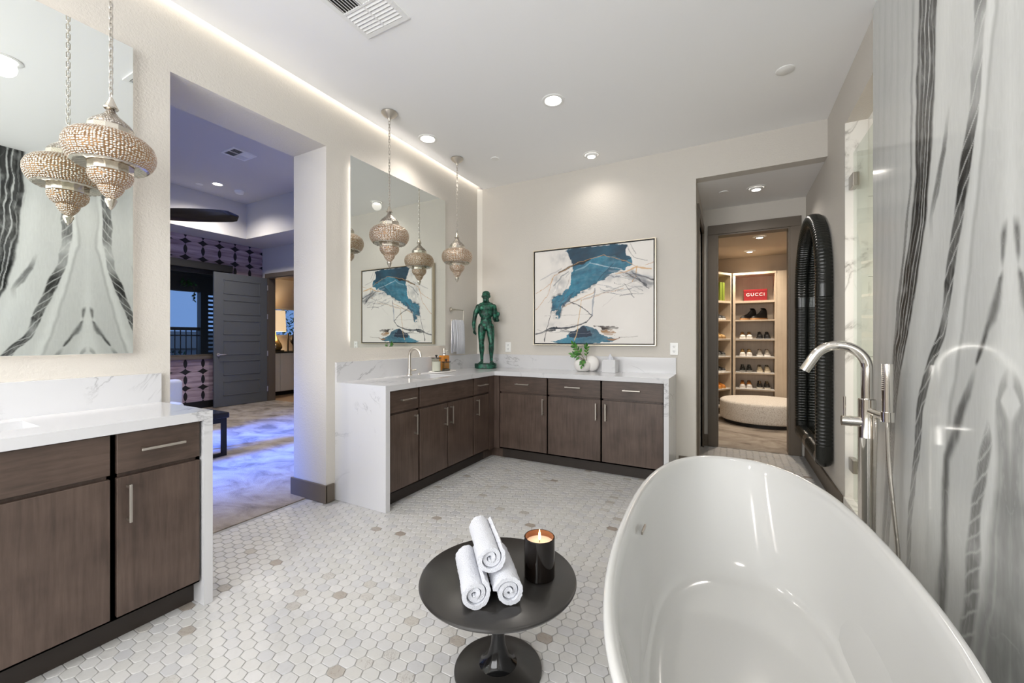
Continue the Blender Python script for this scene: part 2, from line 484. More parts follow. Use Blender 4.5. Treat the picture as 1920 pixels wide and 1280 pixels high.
for c in sorted(near):
    o = bpy.data.objects.new('tile', tile_me); COL.objects.link(o); o.parent = fl; o.location = (c[0], c[1], 0)
bm_v, bm_f = [], []
prs = tile_rings(); n = len(prs[0][0])
for c in cells:
    if c in near: continue
    b0 = len(bm_v)
    for o_, z_ in prs:
        bm_v += [(c[0] + x, c[1] + y, z_) for x, y in o_]
    for r in range(2):
        for k in range(n):
            k2 = (k + 1) % n
            bm_f.append((b0 + r * n + k, b0 + r * n + k2, b0 + (r + 1) * n + k2, b0 + (r + 1) * n + k))
    bm_f.append(tuple(b0 + 2 * n + k for k in range(n)))
me = bpy.data.meshes.new('mosaic_tiles'); me.from_pydata(bm_v, [], bm_f); me.materials.append(M['tile'])
o = bpy.data.objects.new('mosaic_tiles', me); COL.objects.link(o); o.parent = fl; o['kind'] = 'stuff'

# ---- ceiling with lit slot along the left wall
m = MB().box(-2.63, 0.95, YN, YB + 0.12, CH, CH + 0.15); m.box(-3.08, -2.63, YN, YB + 0.12, CH + 0.15, CH + 0.19)
cl = struct(m.build('ceiling', 'ceil'), 'smooth white flat bathroom ceiling with a light slot at one side', 'ceiling')
tag(MB().box(-2.634, -2.630, YN + 0.1, YB, CH + 0.03, CH + 0.10).build('led_strip', 'led_cove', cl), 'hidden cove light strip')
# ---- left wall with the wide opening
m = MB()
m.box(-3.08, XL, YN, 1.065, 0, CH + 0.15); m.box(-3.08, XL, 2.035, YB + 0.12, 0, CH + 0.15); m.box(-3.08, XL, 1.065, 2.035, 2.70, CH + 0.15)
struct(m.build('wall_left', 'wall'), 'textured greige wall holding both mirrors and the wide opening to the bedroom')
m = MB(); m.box(-3.10, -2.674, 2.018, 2.035, 0, 0.135, 0.004); m.box(-2.69, -2.674, 2.020, 2.098, 0, 0.135, 0.004)
struct(m.build('baseboard_left', 'trim'), 'dark taupe baseboard wrapping the end of the opening', 'baseboard')
m = MB(); m.box(-3.10, -2.675, 1.065, 1.08, 0, 0.135, 0.004)
struct(m.build('baseboard_opening', 'trim'), 'dark taupe baseboard on the opening side behind the near vanity', 'baseboard')
# ---- back wall and alcove
m = MB(); m.box(XL, -0.28, YB, YB + 0.12, 0, CH); m.box(-0.28, XR + 0.12, YB, YB + 0.12, 2.741, CH)
struct(m.build('wall_back', 'wall'), 'greige wall behind the painting and the long counter')
struct(MB().poly([(XL, YB - 0.045, 0), (XL + 0.045, YB, 0), (XL, YB, 0)], (0, 0, CH)).build('corner_glow_strip', 'corner'), 'slim pale strip painted as cove light falling down the room corner', 'trim')  # added chamfer whose pale colour imitates the cove-lit corner
m = MB(); m.box(-0.40, -0.28, YB + 0.12, 4.40, 0, 2.741); m.box(-0.40, -0.28, 5.14, 5.239, 0, 2.741); m.box(-0.40, -0.28, 4.40, 5.14, 2.45, 2.741)
struct(m.build('wall_alcove_left', 'wall'), 'side wall of the closet alcove with a cased doorway')
m = MB(); m.box(-1.5, -0.133, 5.239, 5.36, 0, 2.86); m.box(0.566, 2.1, 5.239, 5.36, 0, 2.86); m.box(-0.133, 0.566, 5.239, 5.36, 2.44, 2.86)
struct(m.build('wall_alcove_back', 'wall'), 'wall around the closet doorway at the end of the alcove')
struct(MB().box(-0.40, XR + 0.12, YB + 0.12, 5.36, 2.741, 2.86).build('ceiling_alcove', 'ceil'), 'lowered white ceiling over the closet alcove', 'ceiling')
# side door in the alcove (closed door in its casing)
t = tag(bpy.data.objects.new('door_2', None), 'narrow taupe door in the side wall of the alcove', 'door', None, 'structure'); COL.objects.link(t); t.location = (-0.29, 4.77, 0); _reg(t, t.location)
m = MB(); m.box(-0.30, -0.262, 4.30, 4.40, 0, 2.55, 0.003); m.box(-0.30, -0.262, 5.14, 5.22, 0, 2.55, 0.003); m.box(-0.30, -0.262, 4.40, 5.14, 2.45, 2.55, 0.003)
m.build('casing', 'trim', t)
MB().box(-0.36, -0.325, 4.40, 5.14, 0.005, 2.445).build('door_leaf', 'trim', t)
# closet doorway casing
t = tag(bpy.data.objects.new('door_1', None), 'wide taupe casing around the open closet doorway', 'door', None, 'structure'); COL.objects.link(t); t.location = (0.216, 5.239, 0); _reg(t, t.location)
for x0, x1, z0, z1, nm in ((-0.225, -0.133, 0, 2.44, 'side_casing'), (0.566, 0.665, 0, 2.44, 'side_casing'), (-0.225, 0.665, 2.44, 2.545, 'head_casing')):
    MB().box(x0, x1, 5.212, 5.239, z0, z1, 0.003).build(nm, 'trim', t)
m = MB(); m.box(-0.133, -0.118, 5.225, 5.365, 0, 2.44); m.box(0.551, 0.566, 5.225, 5.365, 0, 2.44); m.box(-0.118, 0.551, 5.225, 5.365, 2.425, 2.44)
m.build('jamb', 'trim', t)
m = MB(); m.box(-0.28, -0.225, 5.224, 5.239, 0, 0.13); m.box(-0.28, -0.265, 5.22, 5.239, 0, 0.13)
struct(m.build('baseboard_alcove', 'trim'), 'short taupe baseboard beside the closet casing', 'baseboard')
struct(MB().box(-0.43, -0.28, YB - 0.016, YB, 0, 0.13, 0.003).build('baseboard_back', 'trim'), 'short taupe baseboard beside the counter end', 'baseboard')
# ---- right wall, shower opening, onyx
m = MB(); m.box(XR, XR + 0.12, 3.58, 5.36, 0, CH); m.box(XR, XR + 0.12, 2.89, 3.58, 2.735, CH); m.box(XR, XR + 0.12, YN, 2.89, 0, CH)
wr = struct(m.build('wall_right', 'wall'), 'greige wall with the shower opening, clad in onyx beside the tub')
struct(MB().box(XR - 0.016, XR, 3.60, 5.215, 0, 0.13, 0.003).build('baseboard_right', 'trim'), 'taupe baseboard below the black ribbed mirror', 'baseboard')
struct(MB().box(-2.8, 0.95, YN - 0.1, YN, 0, CH).build('wall_near', 'wall'), 'plain greige wall closing the bathroom opposite the painting')
w = tag(bpy.data.objects.new('fill_window', None), 'added unseen frosted window giving fill light, in the wall opposite the painting', 'window', None, 'structure'); COL.objects.link(w); w.location = (-1.1, YN, 0.8); _reg(w, w.location)  # invented window, added out of view to light the room evenly
m = MB()
for x in (-2.42, -1.13, 0.16): m.box(x, x + 0.06, YN, YN + 0.035, 0.78, 2.72)
m.box(-2.42, 0.22, YN, YN + 0.035, 0.74, 0.80); m.box(-2.42, 0.22, YN, YN + 0.035, 2.70, 2.76)
m.build('window_frame', 'white', w)
MB().box(-2.36, 0.16, YN + 0.002, YN + 0.006, 0.80, 2.70).build('fill_pane', emis('frosted_fill_glow', (1.0, 0.97, 0.93), 1.2), w)  # glowing pane of the invented window, added as fill light

# bookmatched onyx slabs: vertex-painted stone
def onyx_colors(nx, ny, W, Hh):
    a, z = np.meshgrid(np.linspace(0, W, nx), np.linspace(0, Hh, ny))
    wa = a + 0.030 * (fbm(a * 3, z * 2.2, 3) - 0.47) * 2 + 0.012 * (fbm(a * 14, z * 9, 5) - 0.47) * 2
    wz = z + 0.05 * (fbm(a * 5, z * 4, 9) - 0.47) * 2
    val = 0.66 + 0.10 * (fbm(a * 2.2, z * 0.9, 21) - 0.47) * 2
    def path(pts):
        zs = np.array([p[0] for p in pts])[::-1]; xs = np.array([p[1] for p in pts])[::-1]; ws = np.array([p[2] for p in pts])[::-1]; ks = np.array([p[3] for p in pts])[::-1]
        return np.interp(wz, zs, xs), np.interp(wz, zs, ws), np.interp(wz, zs, ks)
    sm = lambda t: np.clip(t, 0, 1) ** 2 * (3 - 2 * np.clip(t, 0, 1))
    def band(pts, seed, stripes=5.0, dark=0.045, beads=0.0, soft=0.22, light=0.45):
        nonlocal val
        c, w, k = path(pts)
        q = (wa - c) / w                      # -1..1 across
        edge = sm((1 - np.abs(q)) / soft)
        ft = 0.5 + 0.5 * np.sin(q * stripes * PI + 5 * fbm(z * 3.0, q * 1.5, seed) * 2)
        fine = vnoise(q * 9 + 40, z * 1.6, seed + 1)
        v = dark + light * np.clip(ft - 0.72, 0, 1) * 1.6 * fine + 0.06 * fine
        m_ = edge * k * np.clip(0.62 + 0.85 * fbm(a * 22, z * 13, seed + 3), 0, 1)
        if beads:
            bd = vnoise(z * beads + 30, np.zeros_like(z) + 3.5, seed + 7)
            cut = np.abs(((wz * beads + 0.6 * q) % 1.0) - 0.5)
            m_ = m_ * np.clip(1.0 - sm((0.10 - cut) / 0.08) * 0.75, 0, 1) * np.clip(0.55 + bd * 0.9, 0, 1)
        val = val * (1 - m_) + v * m_
    def glow(pts, val_to, soft=1.0):
        nonlocal val
        c, w, k = path(pts); m_ = sm((1 - np.abs((wa - c) / w)) / soft) * k
        val = val * (1 - m_) + val_to * m_
    # pale stripes and grey veils
    glow([(3.1, .36, .12, .7), (2.3, .40, .10, .7), (1.8, .47, .09, .6), (1.2, .62, .10, .6), (0.4, .80, .12, .5), (0, .9, .12, .4)], 0.80)
    glow([(3.1, .07, .05, .6), (2.2, .11, .05, .7), (1.6, .22, .06, .7), (1.2, .32, .07, .7), (0.6, .46, .07, .7), (0, .56, .07, .6)], 0.84)
    glow([(3.1, .05, .02, .0), (2.2, .08, .02, .5), (1.6, .19, .022, .45), (1.2, .29, .025, .5), (0.6, .40, .03, .4), (0, .5, .03, .3)], 0.34)
    glow([(3.1, .0, .05, .0), (1.75, .0, .06, .5), (1.2, .0, .12, .8), (0.9, .05, .15, .8), (0, .20, .15, .7)], 0.82)
    for k, (o_, dk) in enumerate(((.66, .46), (.74, .52), (.84, .45), (.93, .50), (1.03, .44), (1.12, .5))):
        glow([(3.1, o_, .03, .22), (1.5, o_ + .06, .035, .25), (0, o_ + .20, .04, .3)], dk)
    # main dark banded seam
    band([(3.1, .52, .10, 1), (2.56, .535, .10, 1), (2.17, .56, .10, .95), (1.95, .575, .085, 1), (1.72, .62, .09, 1), (1.55, .70, .09, 1), (1.32, .79, .085, 1), (1.22, .84, .08, .95), (1.05, .88, .055, .7), (.8, .93, .05, .5), (.3, 1.02, .05, .6), (0, 1.07, .05, .6)], 50, 5.0, 0.015, 0, 0.25, 1.5)
    band([(3.1, .66, .012, .0), (1.9, .70, .014, .6), (1.4, .86, .02, .8), (1.0, .95, .02, .6), (0, 1.12, .02, .4)], 58, 2.0, 0.08)
    # beaded dark seam
    band([(3.1, .12, .05, .9), (2.31, .16, .042, .9), (2.15, .17, .035, .25), (2.02, .19, .038, .8), (1.85, .245, .044, 1), (1.72, .275, .044, 1), (1.60, .31, .042, 1), (1.48, .353, .038, 1), (1.36, .386, .034, 1), (1.29, .42, .034, 1), (1.13, .53, .042, .9), (.95, .61, .044, .9), (.6, .68, .03, .6), (0, .78, .03, .5)], 70, 3.0, 0.03, 9.0, 0.3, 0.5)
    band([(3.1, .30, .01, 0), (2.1, .36, .012, .0), (1.95, .40, .026, .8), (1.80, .46, .03, .7), (1.72, .50, .02, .3), (1.6, .5, .02, 0), (0, .5, .02, 0)], 74, 2.0, 0.06, 0, 0.5)
    # smoky marks near the mirror axis
    band([(3.1, .0, .01, 0), (1.58, .028, .024, 0), (1.54, .034, .022, .9), (1.47, .036, .022, .75), (1.44, .036, .010, .1), (1.42, .05, .026, .85), (1.34, .078, .036, .9), (1.28, .095, .036, .9), (1.20, .150, .03, 1), (1.17, .165, .020, 1), (1.155, .17, .012, 0), (0, .2, .01, 0)], 80, 1.5, 0.07, 0, 0.9, 0.25)
    band([(3.1, .2, .01, 0), (1.16, .175, .02, 0), (1.10, .20, .030, .5), (1.0, .25, .04, .95), (.90, .30, .045, .9), (.80, .36, .04, .9), (.55, .40, .04, .85), (.3, .41, .05, .8), (0, .44, .05, .7)], 86, 1.5, 0.10, 0, 0.8, 0.2)
    band([(3.1, .0, .01, 0), (1.14, .0, .012, 0), (1.08, .02, .035, .55), (1.04, .045, .020, .6), (.98, .03, .045, .65), (.80, .02, .07, .75), (.6, .05, .10, .7), (.3, .09, .14, .75), (0, .12, .16, .7)], 92, 2.5, 0.17, 0, 0.7, 0.3)
    band([(3.1, .1, .01, 0), (1.0, .10, .01, 0), (.92, .11, .03, .7), (.75, .17, .04, .75), (.5, .21, .05, .8), (0, .26, .06, .7)], 98, 5.0, 0.10, 14.0, 0.5, 0.5)
    # thin white crack lines
    for s_ in (101, 107, 113):
        f_ = fbm(a * 2.6 + s_, z * 1.1, s_, 4)
        ln = np.clip(1 - np.abs(f_ - 0.47) / 0.003, 0, 1) * 0.14
        val = val * (1 - ln) + 0.85 * ln
    val = np.clip(val, 0.012, 0.9)
    tint = np.stack([val * 0.97, val * 0.995, val * 0.97], -1)
    return tint
OW = 2.89 - 1.657
oc = onyx_colors(250, 600, OW, CH)
t = NT('onyx'); at = t.n('ShaderNodeAttribute', attribute_name='stone')
n = t.noise(t.coord((1, 26, 4)), 3.0, 5, 0.6, 0.6)
col = t.mix(0.12, at.outputs['Color'], t.ramp(n, [(0.3, (0.45, 0.45, 0.45)), (0.65, (1, 1, 1))]), 'MULTIPLY')
t.P(Base_Color=col, Roughness=0.10, Specular_IOR_Level=0.3); M['onyx'] = t.m
onyx_me = grid_mesh('onyx_slab', 250, 600, lambda u, v: (u * 0, u * OW, v * CH), oc); onyx_me.materials.append(M['onyx'])
for y0, s in ((1.657, 1), (1.657, -1), (1.657 - 2 * OW, 1)):
    o = bpy.data.objects.new('onyx_slab', onyx_me); COL.objects.link(o); o.parent = wr
    o.location = (0.690, y0, 0); o.scale = (1, s, 1)
MB().box(0.6905, XR, 1.657 - 2 * OW, 2.889, 0, CH).build('onyx_backing', 'marble', wr)

# ---- shower room behind the opening
m = MB(); m.box(XR + 0.115, 2.3, 1.6, 3.58, -0.12, 0.03)
struct(m.build('floor_shower', 'marble'), 'pale marble shower floor', 'floor')
struct(MB().box(XR + 0.115, 2.3, 1.6, 3.70, 2.737, 2.86).build('ceiling_shower', 'ceil'), 'white ceiling inside the shower', 'ceiling')
sw = struct(MB().box(XR + 0.01, 2.3, 3.60, 3.70, 0, 2.76).build('wall_shower_far', 'grout'), 'veined marble tiled end wall inside the shower')
for r in range(5):
    for c in range(2):
        x0 = 0.722 + c * 0.78; z0 = 0.03 + r * 0.546
        MB().box(x0, x0 + 0.777, 3.585, 3.60, z0, z0 + 0.543).build('marble_tile', 'marble', sw)
struct(MB().box(2.2, 2.3, 1.6, 3.6, 0, 2.76).build('wall_shower_right', 'marble'), 'marble side wall inside the shower')
struct(MB().box(XR + 0.12, 2.3, 1.5, 1.6, 0, 2.76).build('wall_shower_near', 'marble'), 'marble wall inside the shower behind the onyx')
struct(MB().box(XR - 0.012, XR + 0.125, 2.89, 3.58, 0, 0.145, 0.004).build('trim_2', 'marble'), 'marble curb at the foot of the shower opening', 'curb')
struct(MB().box(XR - 0.004, XR + 0.12, 3.568, 3.58, 0.145, 2.735).build('trim_3', 'marble'), 'slim marble jamb at the shower opening', 'trim')
d = thing('glass_door', 'frameless clear glass shower door with two metal hinges', 'shower door', (0.74, 3.2, 0.15))
MB().box(0.735, 0.745, 2.90, 3.505, 0.16, 2.50).build('glass_pane', 'glass', d)
for z in (0.385, 2.31):
    m = MB(); m.box(0.722, 0.758, 3.46, 3.568, z - 0.045, z + 0.045, 0.004)
    m.build('hinge', 'hinge', d)

# ---- bedroom beyond the opening
struct(MB().box(-8.4, -2.91, -1.7, 4.94, -0.12, 0.004).build('floor_bedroom', 'carpet'), 'mottled taupe bedroom carpet', 'carpet')
m = MB(); m.box(-8.35, -7.727, -1.7, 4.94, CH, 3.9); m.box(-7.727, -3.08, 4.20, 4.94, CH, 3.9); m.box(-3.7, -3.08, -1.7, 4.20, CH, 3.9); m.box(-7.727, -3.7, -1.7, 4.20, 3.68, 3.9)
struct(m.build('ceiling_bedroom', 'bed_wall'), 'bedroom tray ceiling with a lower border', 'ceiling')
WY0, WY1, WZ0, WZ1 = 2.3, 4.12, 0.93, 2.52
m = MB(); m.box(-8.43, -8.31, -1.7, WY0, 0, CH); m.box(-8.43, -8.31, WY1, 4.94, 0, CH); m.box(-8.43, -8.31, WY0, WY1, 0, WZ0); m.box(-8.43, -8.31, WY0, WY1, WZ1, CH)
struct(m.build('wall_bedroom_far', 'wallpaper'), 'bedroom wall papered in overlapping mauve rounds with black gaps')
DY = 4.82
m = MB(); m.box(-9.3, -8.10, DY, DY + 0.12, 0, CH); m.box(-7.19, -3.08, DY, DY + 0.12, 0, CH); m.box(-8.10, -7.19, DY, DY + 0.12, 2.45, CH)
struct(m.build('wall_bedroom_side', 'bed_wall'), 'pale bedroom wall with the open doorway')
m = MB(); m.box(-8.43, -7.2, -1.8, -1.7, 0, CH); m.box(-3.6, -3.08, -1.8, -1.7, 0, CH); m.box(-7.2, -3.6, -1.8, -1.7, 2.9, CH)
struct(m.build('wall_bedroom_near', 'bed_wall'), 'bedroom wall around the glazed patio door')
struct(MB().box(-8.31, -8.295, 2.0, DY, 0, 0.13).build('baseboard_bedroom', 'black'), 'black baseboard under the papered wall', 'baseboard')
w = tag(bpy.data.objects.new('window_1', None), 'bedroom window with grey sill and a patio behind it', 'window', None, 'structure'); COL.objects.link(w); w.location = (-8.37, 3.2, WZ0); _reg(w, w.location)
m = MB(); m.box(-8.40, -8.36, WY0, WY0 + 0.04, WZ0, WZ1); m.box(-8.40, -8.36, WY1 - 0.04, WY1, WZ0, WZ1); m.box(-8.40, -8.36, WY0, WY1, WZ0, WZ0 + 0.03); m.box(-8.40, -8.36, WY0, WY1, WZ1 - 0.04, WZ1)
m.build('window_frame', 'trim', w)
MB().box(-8.385, -8.38, WY0 + 0.04, WY1 - 0.04, WZ0 + 0.03, WZ1 - 0.04).build('pane', 'glass', w)
MB().box(-8.36, -8.26, WY0 - 0.05, WY1 + 0.05, WZ0 - 0.05, WZ0, 0.004).build('window_sill', 'trim', w)
# doorway casing and the open panelled door
t = tag(bpy.data.objects.new('door_3', None), 'dark grey six panel door standing open against the papered wall', 'door', None, 'structure'); COL.objects.link(t); t.location = (-8.1, DY, 0); _reg(t, t.location)
for x0, x1, z0, z1, nm in ((-8.19, -8.10, 0, 2.45, 'side_casing'), (-7.19, -7.10, 0, 2.45, 'side_casing'), (-8.19, -7.10, 2.45, 2.535, 'head_casing')):
    MB().box(x0, x1, DY - 0.022, DY, z0, z1, 0.003).build(nm, 'trim', t)
m = MB(); m.box(-8.10, -8.085, DY - 0.01, DY + 0.13, 0, 2.45); m.box(-7.205, -7.19, DY - 0.01, DY + 0.13, 0, 2.45); m.box(-8.085, -7.205, DY - 0.01, DY + 0.13, 2.435, 2.45)
m.build('jamb', 'trim', t)
lf = MB().box(-8.132, -8.098, 3.85, 4.79, 0.012, 2.44).build('door_leaf', 'door_grey', t)
for k in range(6):
    z0 = 0.20 + k * 0.372
    y0, y1, z1 = 4.00, 4.655, z0 + 0.262
    m = MB()
    for (ya, yb, za, zb) in ((y0, y1, z0, z0 + 0.014), (y0, y1, z1 - 0.014, z1), (y0, y0 + 0.014, z0, z1), (y1 - 0.014, y1, z0, z1)):
        m.box(-8.098, -8.090, ya, yb, za, zb, 0.003, 1)
    m.build('panel', 'door_grey', lf)
m = MB(); m.cyl((-8.098, 3.915, 0.955), (-8.085, 3.915, 0.955), 0.028); m.cyl((-8.085, 3.915, 0.955), (-8.045, 3.915, 0.955), 0.010); m.box(-8.055, -8.040, 3.905, 4.04, 0.946, 0.964, 0.004)
tag(m.build('door_handle', 'nickel', lf, smooth=True), 'nickel lever handle')
for z in (0.25, 0.95, 1.68, 2.25):
    MB().cyl((-8.10, 4.800, z - 0.05), (-8.10, 4.800, z + 0.05), 0.012, seg=8).build('hinge', 'nickel', t)
# glazed patio door of the bedroom, where the dusk light enters
w = tag(bpy.data.objects.new('window_2', None), 'wide glazed patio door in the near bedroom wall', 'window', None, 'structure'); COL.objects.link(w); w.location = (-5.4, -1.75, 0); _reg(w, w.location)
m = MB()
for x in (-7.2, -6.03, -4.83, -3.66): m.box(x, x + 0.06, -1.78, -1.72, 0, 2.9)
m.box(-7.2, -3.6, -1.78, -1.72, 0, 0.06); m.box(-7.2, -3.6, -1.78, -1.72, 2.84, 2.9)
m.build('window_frame', 'trim', w)
MB().box(-7.14, -3.66, -1.752, -1.748, 0.06, 2.84).build('pane', 'glass', w)

# ---- room behind the bedroom doorway
struct(MB().box(-10.6, -6.0, 4.94, 8.2, -0.12, 0.0).build('floor_study', 'floor_wood'), 'light wood floor of the room behind the panelled door', 'floor')
struct(MB().box(-10.6, -6.0, 4.94, 8.2, 3.3, 3.4).build('ceiling_study', 'ceil'), 'white ceiling of the room behind the panelled door', 'ceiling')
m = MB(); m.box(-9.3, -9.2, 4.94, 5.62, 0, 3.3); m.box(-9.3, -9.2, 6.4, 8.2, 0, 3.3); m.box(-9.3, -9.2, 5.62, 6.4, 0, 1.30); m.box(-9.3, -9.2, 5.62, 6.4, 1.95, 3.3)
struct(m.build('wall_study_far', 'bed_wall'), 'pale wall behind the table lamp in the far room')
m = MB(); m.box(-6.1, -6.0, 4.94, 8.2, 0, 3.3); m.box(-10.6, -6.0, 8.2, 8.3, 0, 3.3)
struct(m.build('wall_study_side', 'bed_wall'), 'pale side walls of the far room')
w = tag(bpy.data.objects.new('window_3', None), 'high window with leaves outside beyond the table lamp', 'window', None, 'structure'); COL.objects.link(w); w.location = (-9.25, 6.0, 1.3); _reg(w, w.location)
m = MB(); m.box(-9.27, -9.23, 5.62, 5.65, 1.30, 1.95); m.box(-9.27, -9.23, 6.37, 6.4, 1.30, 1.95); m.box(-9.27, -9.23, 5.62, 6.4, 1.30, 1.33); m.box(-9.27, -9.23, 5.62, 6.4, 1.92, 1.95)
m.build('window_frame', 'white', w); MB().box(-9.252, -9.248, 5.65, 6.37, 1.33, 1.92).build('pane', 'glass', w)

# ---- closet room
struct(MB().box(-1.4, 2.0, 5.239, 8.3, -0.12, 0.002).build('floor_closet', 'carpet'), 'taupe closet carpet under the round ottoman', 'carpet')
struct(MB().box(-1.4, 2.0, 5.36, 8.3, 2.65, 2.75).build('ceiling_closet', 'closet_paint'), 'warm lit closet ceiling with downlights', 'ceiling')
struct(MB().box(-1.4, 2.0, 8.10, 8.2, 0, 2.65).build('wall_closet_back', 'closet_paint'), 'closet wall above the shoe shelves')
struct(MB().box(-1.5, -1.4, 5.36, 8.2, 0, 2.65).build('wall_closet_left', 'closet_paint'), 'left closet wall out past the shelves')
struct(MB().box(2.0, 2.1, 5.36, 8.2, 0, 2.65).build('wall_closet_right', 'closet_paint'), 'right closet wall past the fluted panel')
# ================================================================== VANITIES
HC, TC = 0.906, 0.043
# local axes: run along Y faces +X ; run along X faces -Y
def mapper(kind, front):
    if kind == 'Y': return lambda s0, s1, d0, d1: (front - d1, front - d0, s0, s1)
    return lambda s0, s1, d0, d1: (s0, s1, front + d0, front + d1)
def pull(mb, mp, s0, s1, z0, z1):
    """square bar pull; horizontal if z0==z1"""
    if abs(z1 - z0) < 1e-6:
        mb.box(*mp(s0, s1, -0.036, -0.027), z0 - 0.005, z0 + 0.005, 0.0012, 1)
        for s in (s0 + 0.012, s1 - 0.012): mb.box(*mp(s - 0.005, s + 0.005, -0.028, 0.001), z0 - 0.005, z0 + 0.005)
    else:
        mb.box(*mp(s0 - 0.005, s0 + 0.005, -0.036, -0.027), z0, z1, 0.0012, 1)
        for z in (z0 + 0.010, z1 - 0.010): mb.box(*mp(s0 - 0.005, s0 + 0.005, -0.028, 0.001), z - 0.005, z + 0.005)
def cabinet(kind, front, s0, s1, label, fronts, depth=0.50, toe=True, group=None):
    mp = mapper(kind, front)
    x0, x1, y0, y1 = mp(s0, s1, 0, depth)
    t = thing('base_cabinet', label, 'cabinet', ((x0 + x1) / 2, (y0 + y1) / 2, 0), group)
    m = MB(); zt_ = HC - TC - 0.001
    m.box(*mp(s0, s0 + 0.016, 0.021, depth), 0.105, zt_); m.box(*mp(s1 - 0.016, s1, 0.021, depth), 0.105, zt_); m.box(*mp(s0, s1, 0.021, depth), 0.105, 0.121); m.box(*mp(s0, s1, depth - 0.01, depth), 0.105, zt_); m.box(*mp(s0, s1, 0.021, 0.030), 0.105, zt_)
    m.build('carcass', 'wood', t)
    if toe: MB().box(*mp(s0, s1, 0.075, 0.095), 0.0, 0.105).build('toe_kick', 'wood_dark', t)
    g = 0.0035
    for f in fronts:
        a, b, z0, z1 = f['s0'] + g, f['s1'] - g, f['z0'] + g, f['z1'] - g
        p = MB().box(*mp(a, b, 0.0, 0.020), z0, z1, 0.0015, 1).build(f['n'], 'wood_h' if f['n'].startswith('drawer') else 'wood', t)
        if 'h' in f:
            m = MB(); pull(m, mp, *f['h']); tag(m.build('handle', 'nickel', p), 'brushed nickel bar pull')
    return t
DZ0, DZ1, RZ0, RZ1 = 0.118, 0.685, 0.695, 0.862
def door(a, b, hs=None):
    d = dict(n='door', s0=a, s1=b, z0=DZ0, z1=DZ1)
    if hs is not None: d['h'] = (hs, hs, 0.498, 0.652)
    return d
def drawer(a, b, hc=None):
    d = dict(n='drawer', s0=a, s1=b, z0=RZ0, z1=RZ1)
    if hc is not None: d['h'] = (hc - 0.077, hc + 0.077, 0.784, 0.784)
    return d
FX = -2.17
cabinet('Y', FX, 0.674, 0.980, 'dark stained cabinet under the near counter, drawer over one door, by the opening', [drawer(0.680, 0.976, 0.828), door(0.680, 0.976, 0.716)])
t = cabinet('Y', FX, -0.02, 0.674, 'wide dark stained sink cabinet under the near counter with a plain false front', [drawer(-0.012, 0.667), door(-0.012, 0.322), door(0.326, 0.667)])
cabinet('Y', FX, -0.36, -0.02, 'dark stained cabinet at the hidden end of the near counter', [drawer(-0.355, -0.024, -0.19), door(-0.355, -0.024, -0.07)])
cabinet('Y', FX, 2.156, 2.483, 'dark stained cabinet next to the veined waterfall end, drawer over one door', [drawer(2.164, 2.478, 2.345), door(2.164, 2.478, 2.430)])
cabinet('Y', FX, 2.483, 3.258, 'dark stained double door sink cabinet below the gooseneck faucet', [drawer(2.490, 3.252), door(2.490, 2.853, 2.808), door(2.857, 3.252, 2.892)])
cabinet('Y', FX, 3.258, 3.545, 'narrow dark stained cabinet in the inner corner, drawer over one slim door', [drawer(3.264, 3.540, 3.400), door(3.264, 3.540, 3.266 + 0.045)])
BYF = 3.645
m = MB(); m.box(FX - 0.021, -2.11, BYF, BYF + 0.05, 0.105, HC - TC - 0.001); m.box(FX - 0.04, FX, 3.545, BYF + 0.05, 0.105, HC - TC - 0.001); m.box(FX - 0.095, FX - 0.075, 3.545, BYF + 0.095, 0, 0.105); m.box(FX - 0.095, -2.11, BYF + 0.075, BYF + 0.095, 0, 0.105)
tag(m.build('corner_filler', 'wood', org=(-2.15, 3.66, 0)), 'dark wood filler post where the two cabinet runs meet', 'cabinet filler')
cabinet('X', BYF, -2.11, -1.569, 'dark stained cabinet below the bronze statue side of the painting wall, pull at its right', [drawer(-2.105, -1.573, -1.835), door(-2.105, -1.573, -1.609)], 0.49)
cabinet('X', BYF, -1.569, -1.036, 'dark stained middle cabinet below the round vase', [drawer(-1.565, -1.040, -1.302), door(-1.565, -1.040, -1.078)], 0.49)
cabinet('X', BYF, -1.036, -0.492, 'dark stained cabinet beside the waterfall end near the tub, pull at its left', [drawer(-1.032, -0.497, -0.762), door(-1.032, -0.497, -0.990)], 0.49)

# ---- worktops
XCF, YCF, XE = -2.1535, 3.620, -0.452
def slab_with_hole(m, x0, x1, y0, y1, h):
    hx0, hx1, hy0, hy1 = h
    m.box(x0, hx0, y0, y1, HC - TC, HC); m.box(hx1, x1, y0, y1, HC - TC, HC); m.box(hx0, hx1, y0, hy0, HC - TC, HC); m.box(hx0, hx1, hy1, y1, HC - TC, HC)
t = thing('countertop', 'white veined L-shaped quartz counter with two waterfall ends', 'countertop', (-2.4, 3.2, HC))
SF = (-2.53, -2.235, 2.62, 3.05)
m = MB(); slab_with_hole(m, XL + 0.001, XCF, 2.112, YB - 0.001, SF); m.box(XCF, XE, YCF, YB - 0.001, HC - TC, HC); m.build('slab', 'quartz', t)
MB().box(XL + 0.001, XCF, 2.1125, 2.153, 0.001, HC - TC).build('waterfall_panel', 'quartz', t)
MB().box(XE - 0.04, XE, YCF, YB - 0.001, 0.001, HC - TC).build('waterfall_panel', 'quartz', t)
MB().box(XL + 0.001, XL + 0.022, 2.112, YB - 0.001, HC, HC + 0.153).build('backsplash', 'quartz', t)
MB().box(XL + 0.022, XE, YB - 0.022, YB - 0.001, HC, HC + 0.153).build('backsplash', 'quartz', t)
t = thing('countertop', 'white quartz counter with one waterfall end beside the bedroom opening', 'countertop', (-2.4, 0.4, HC))
SN = (-2.56, -2.335, 0.06, 0.515)
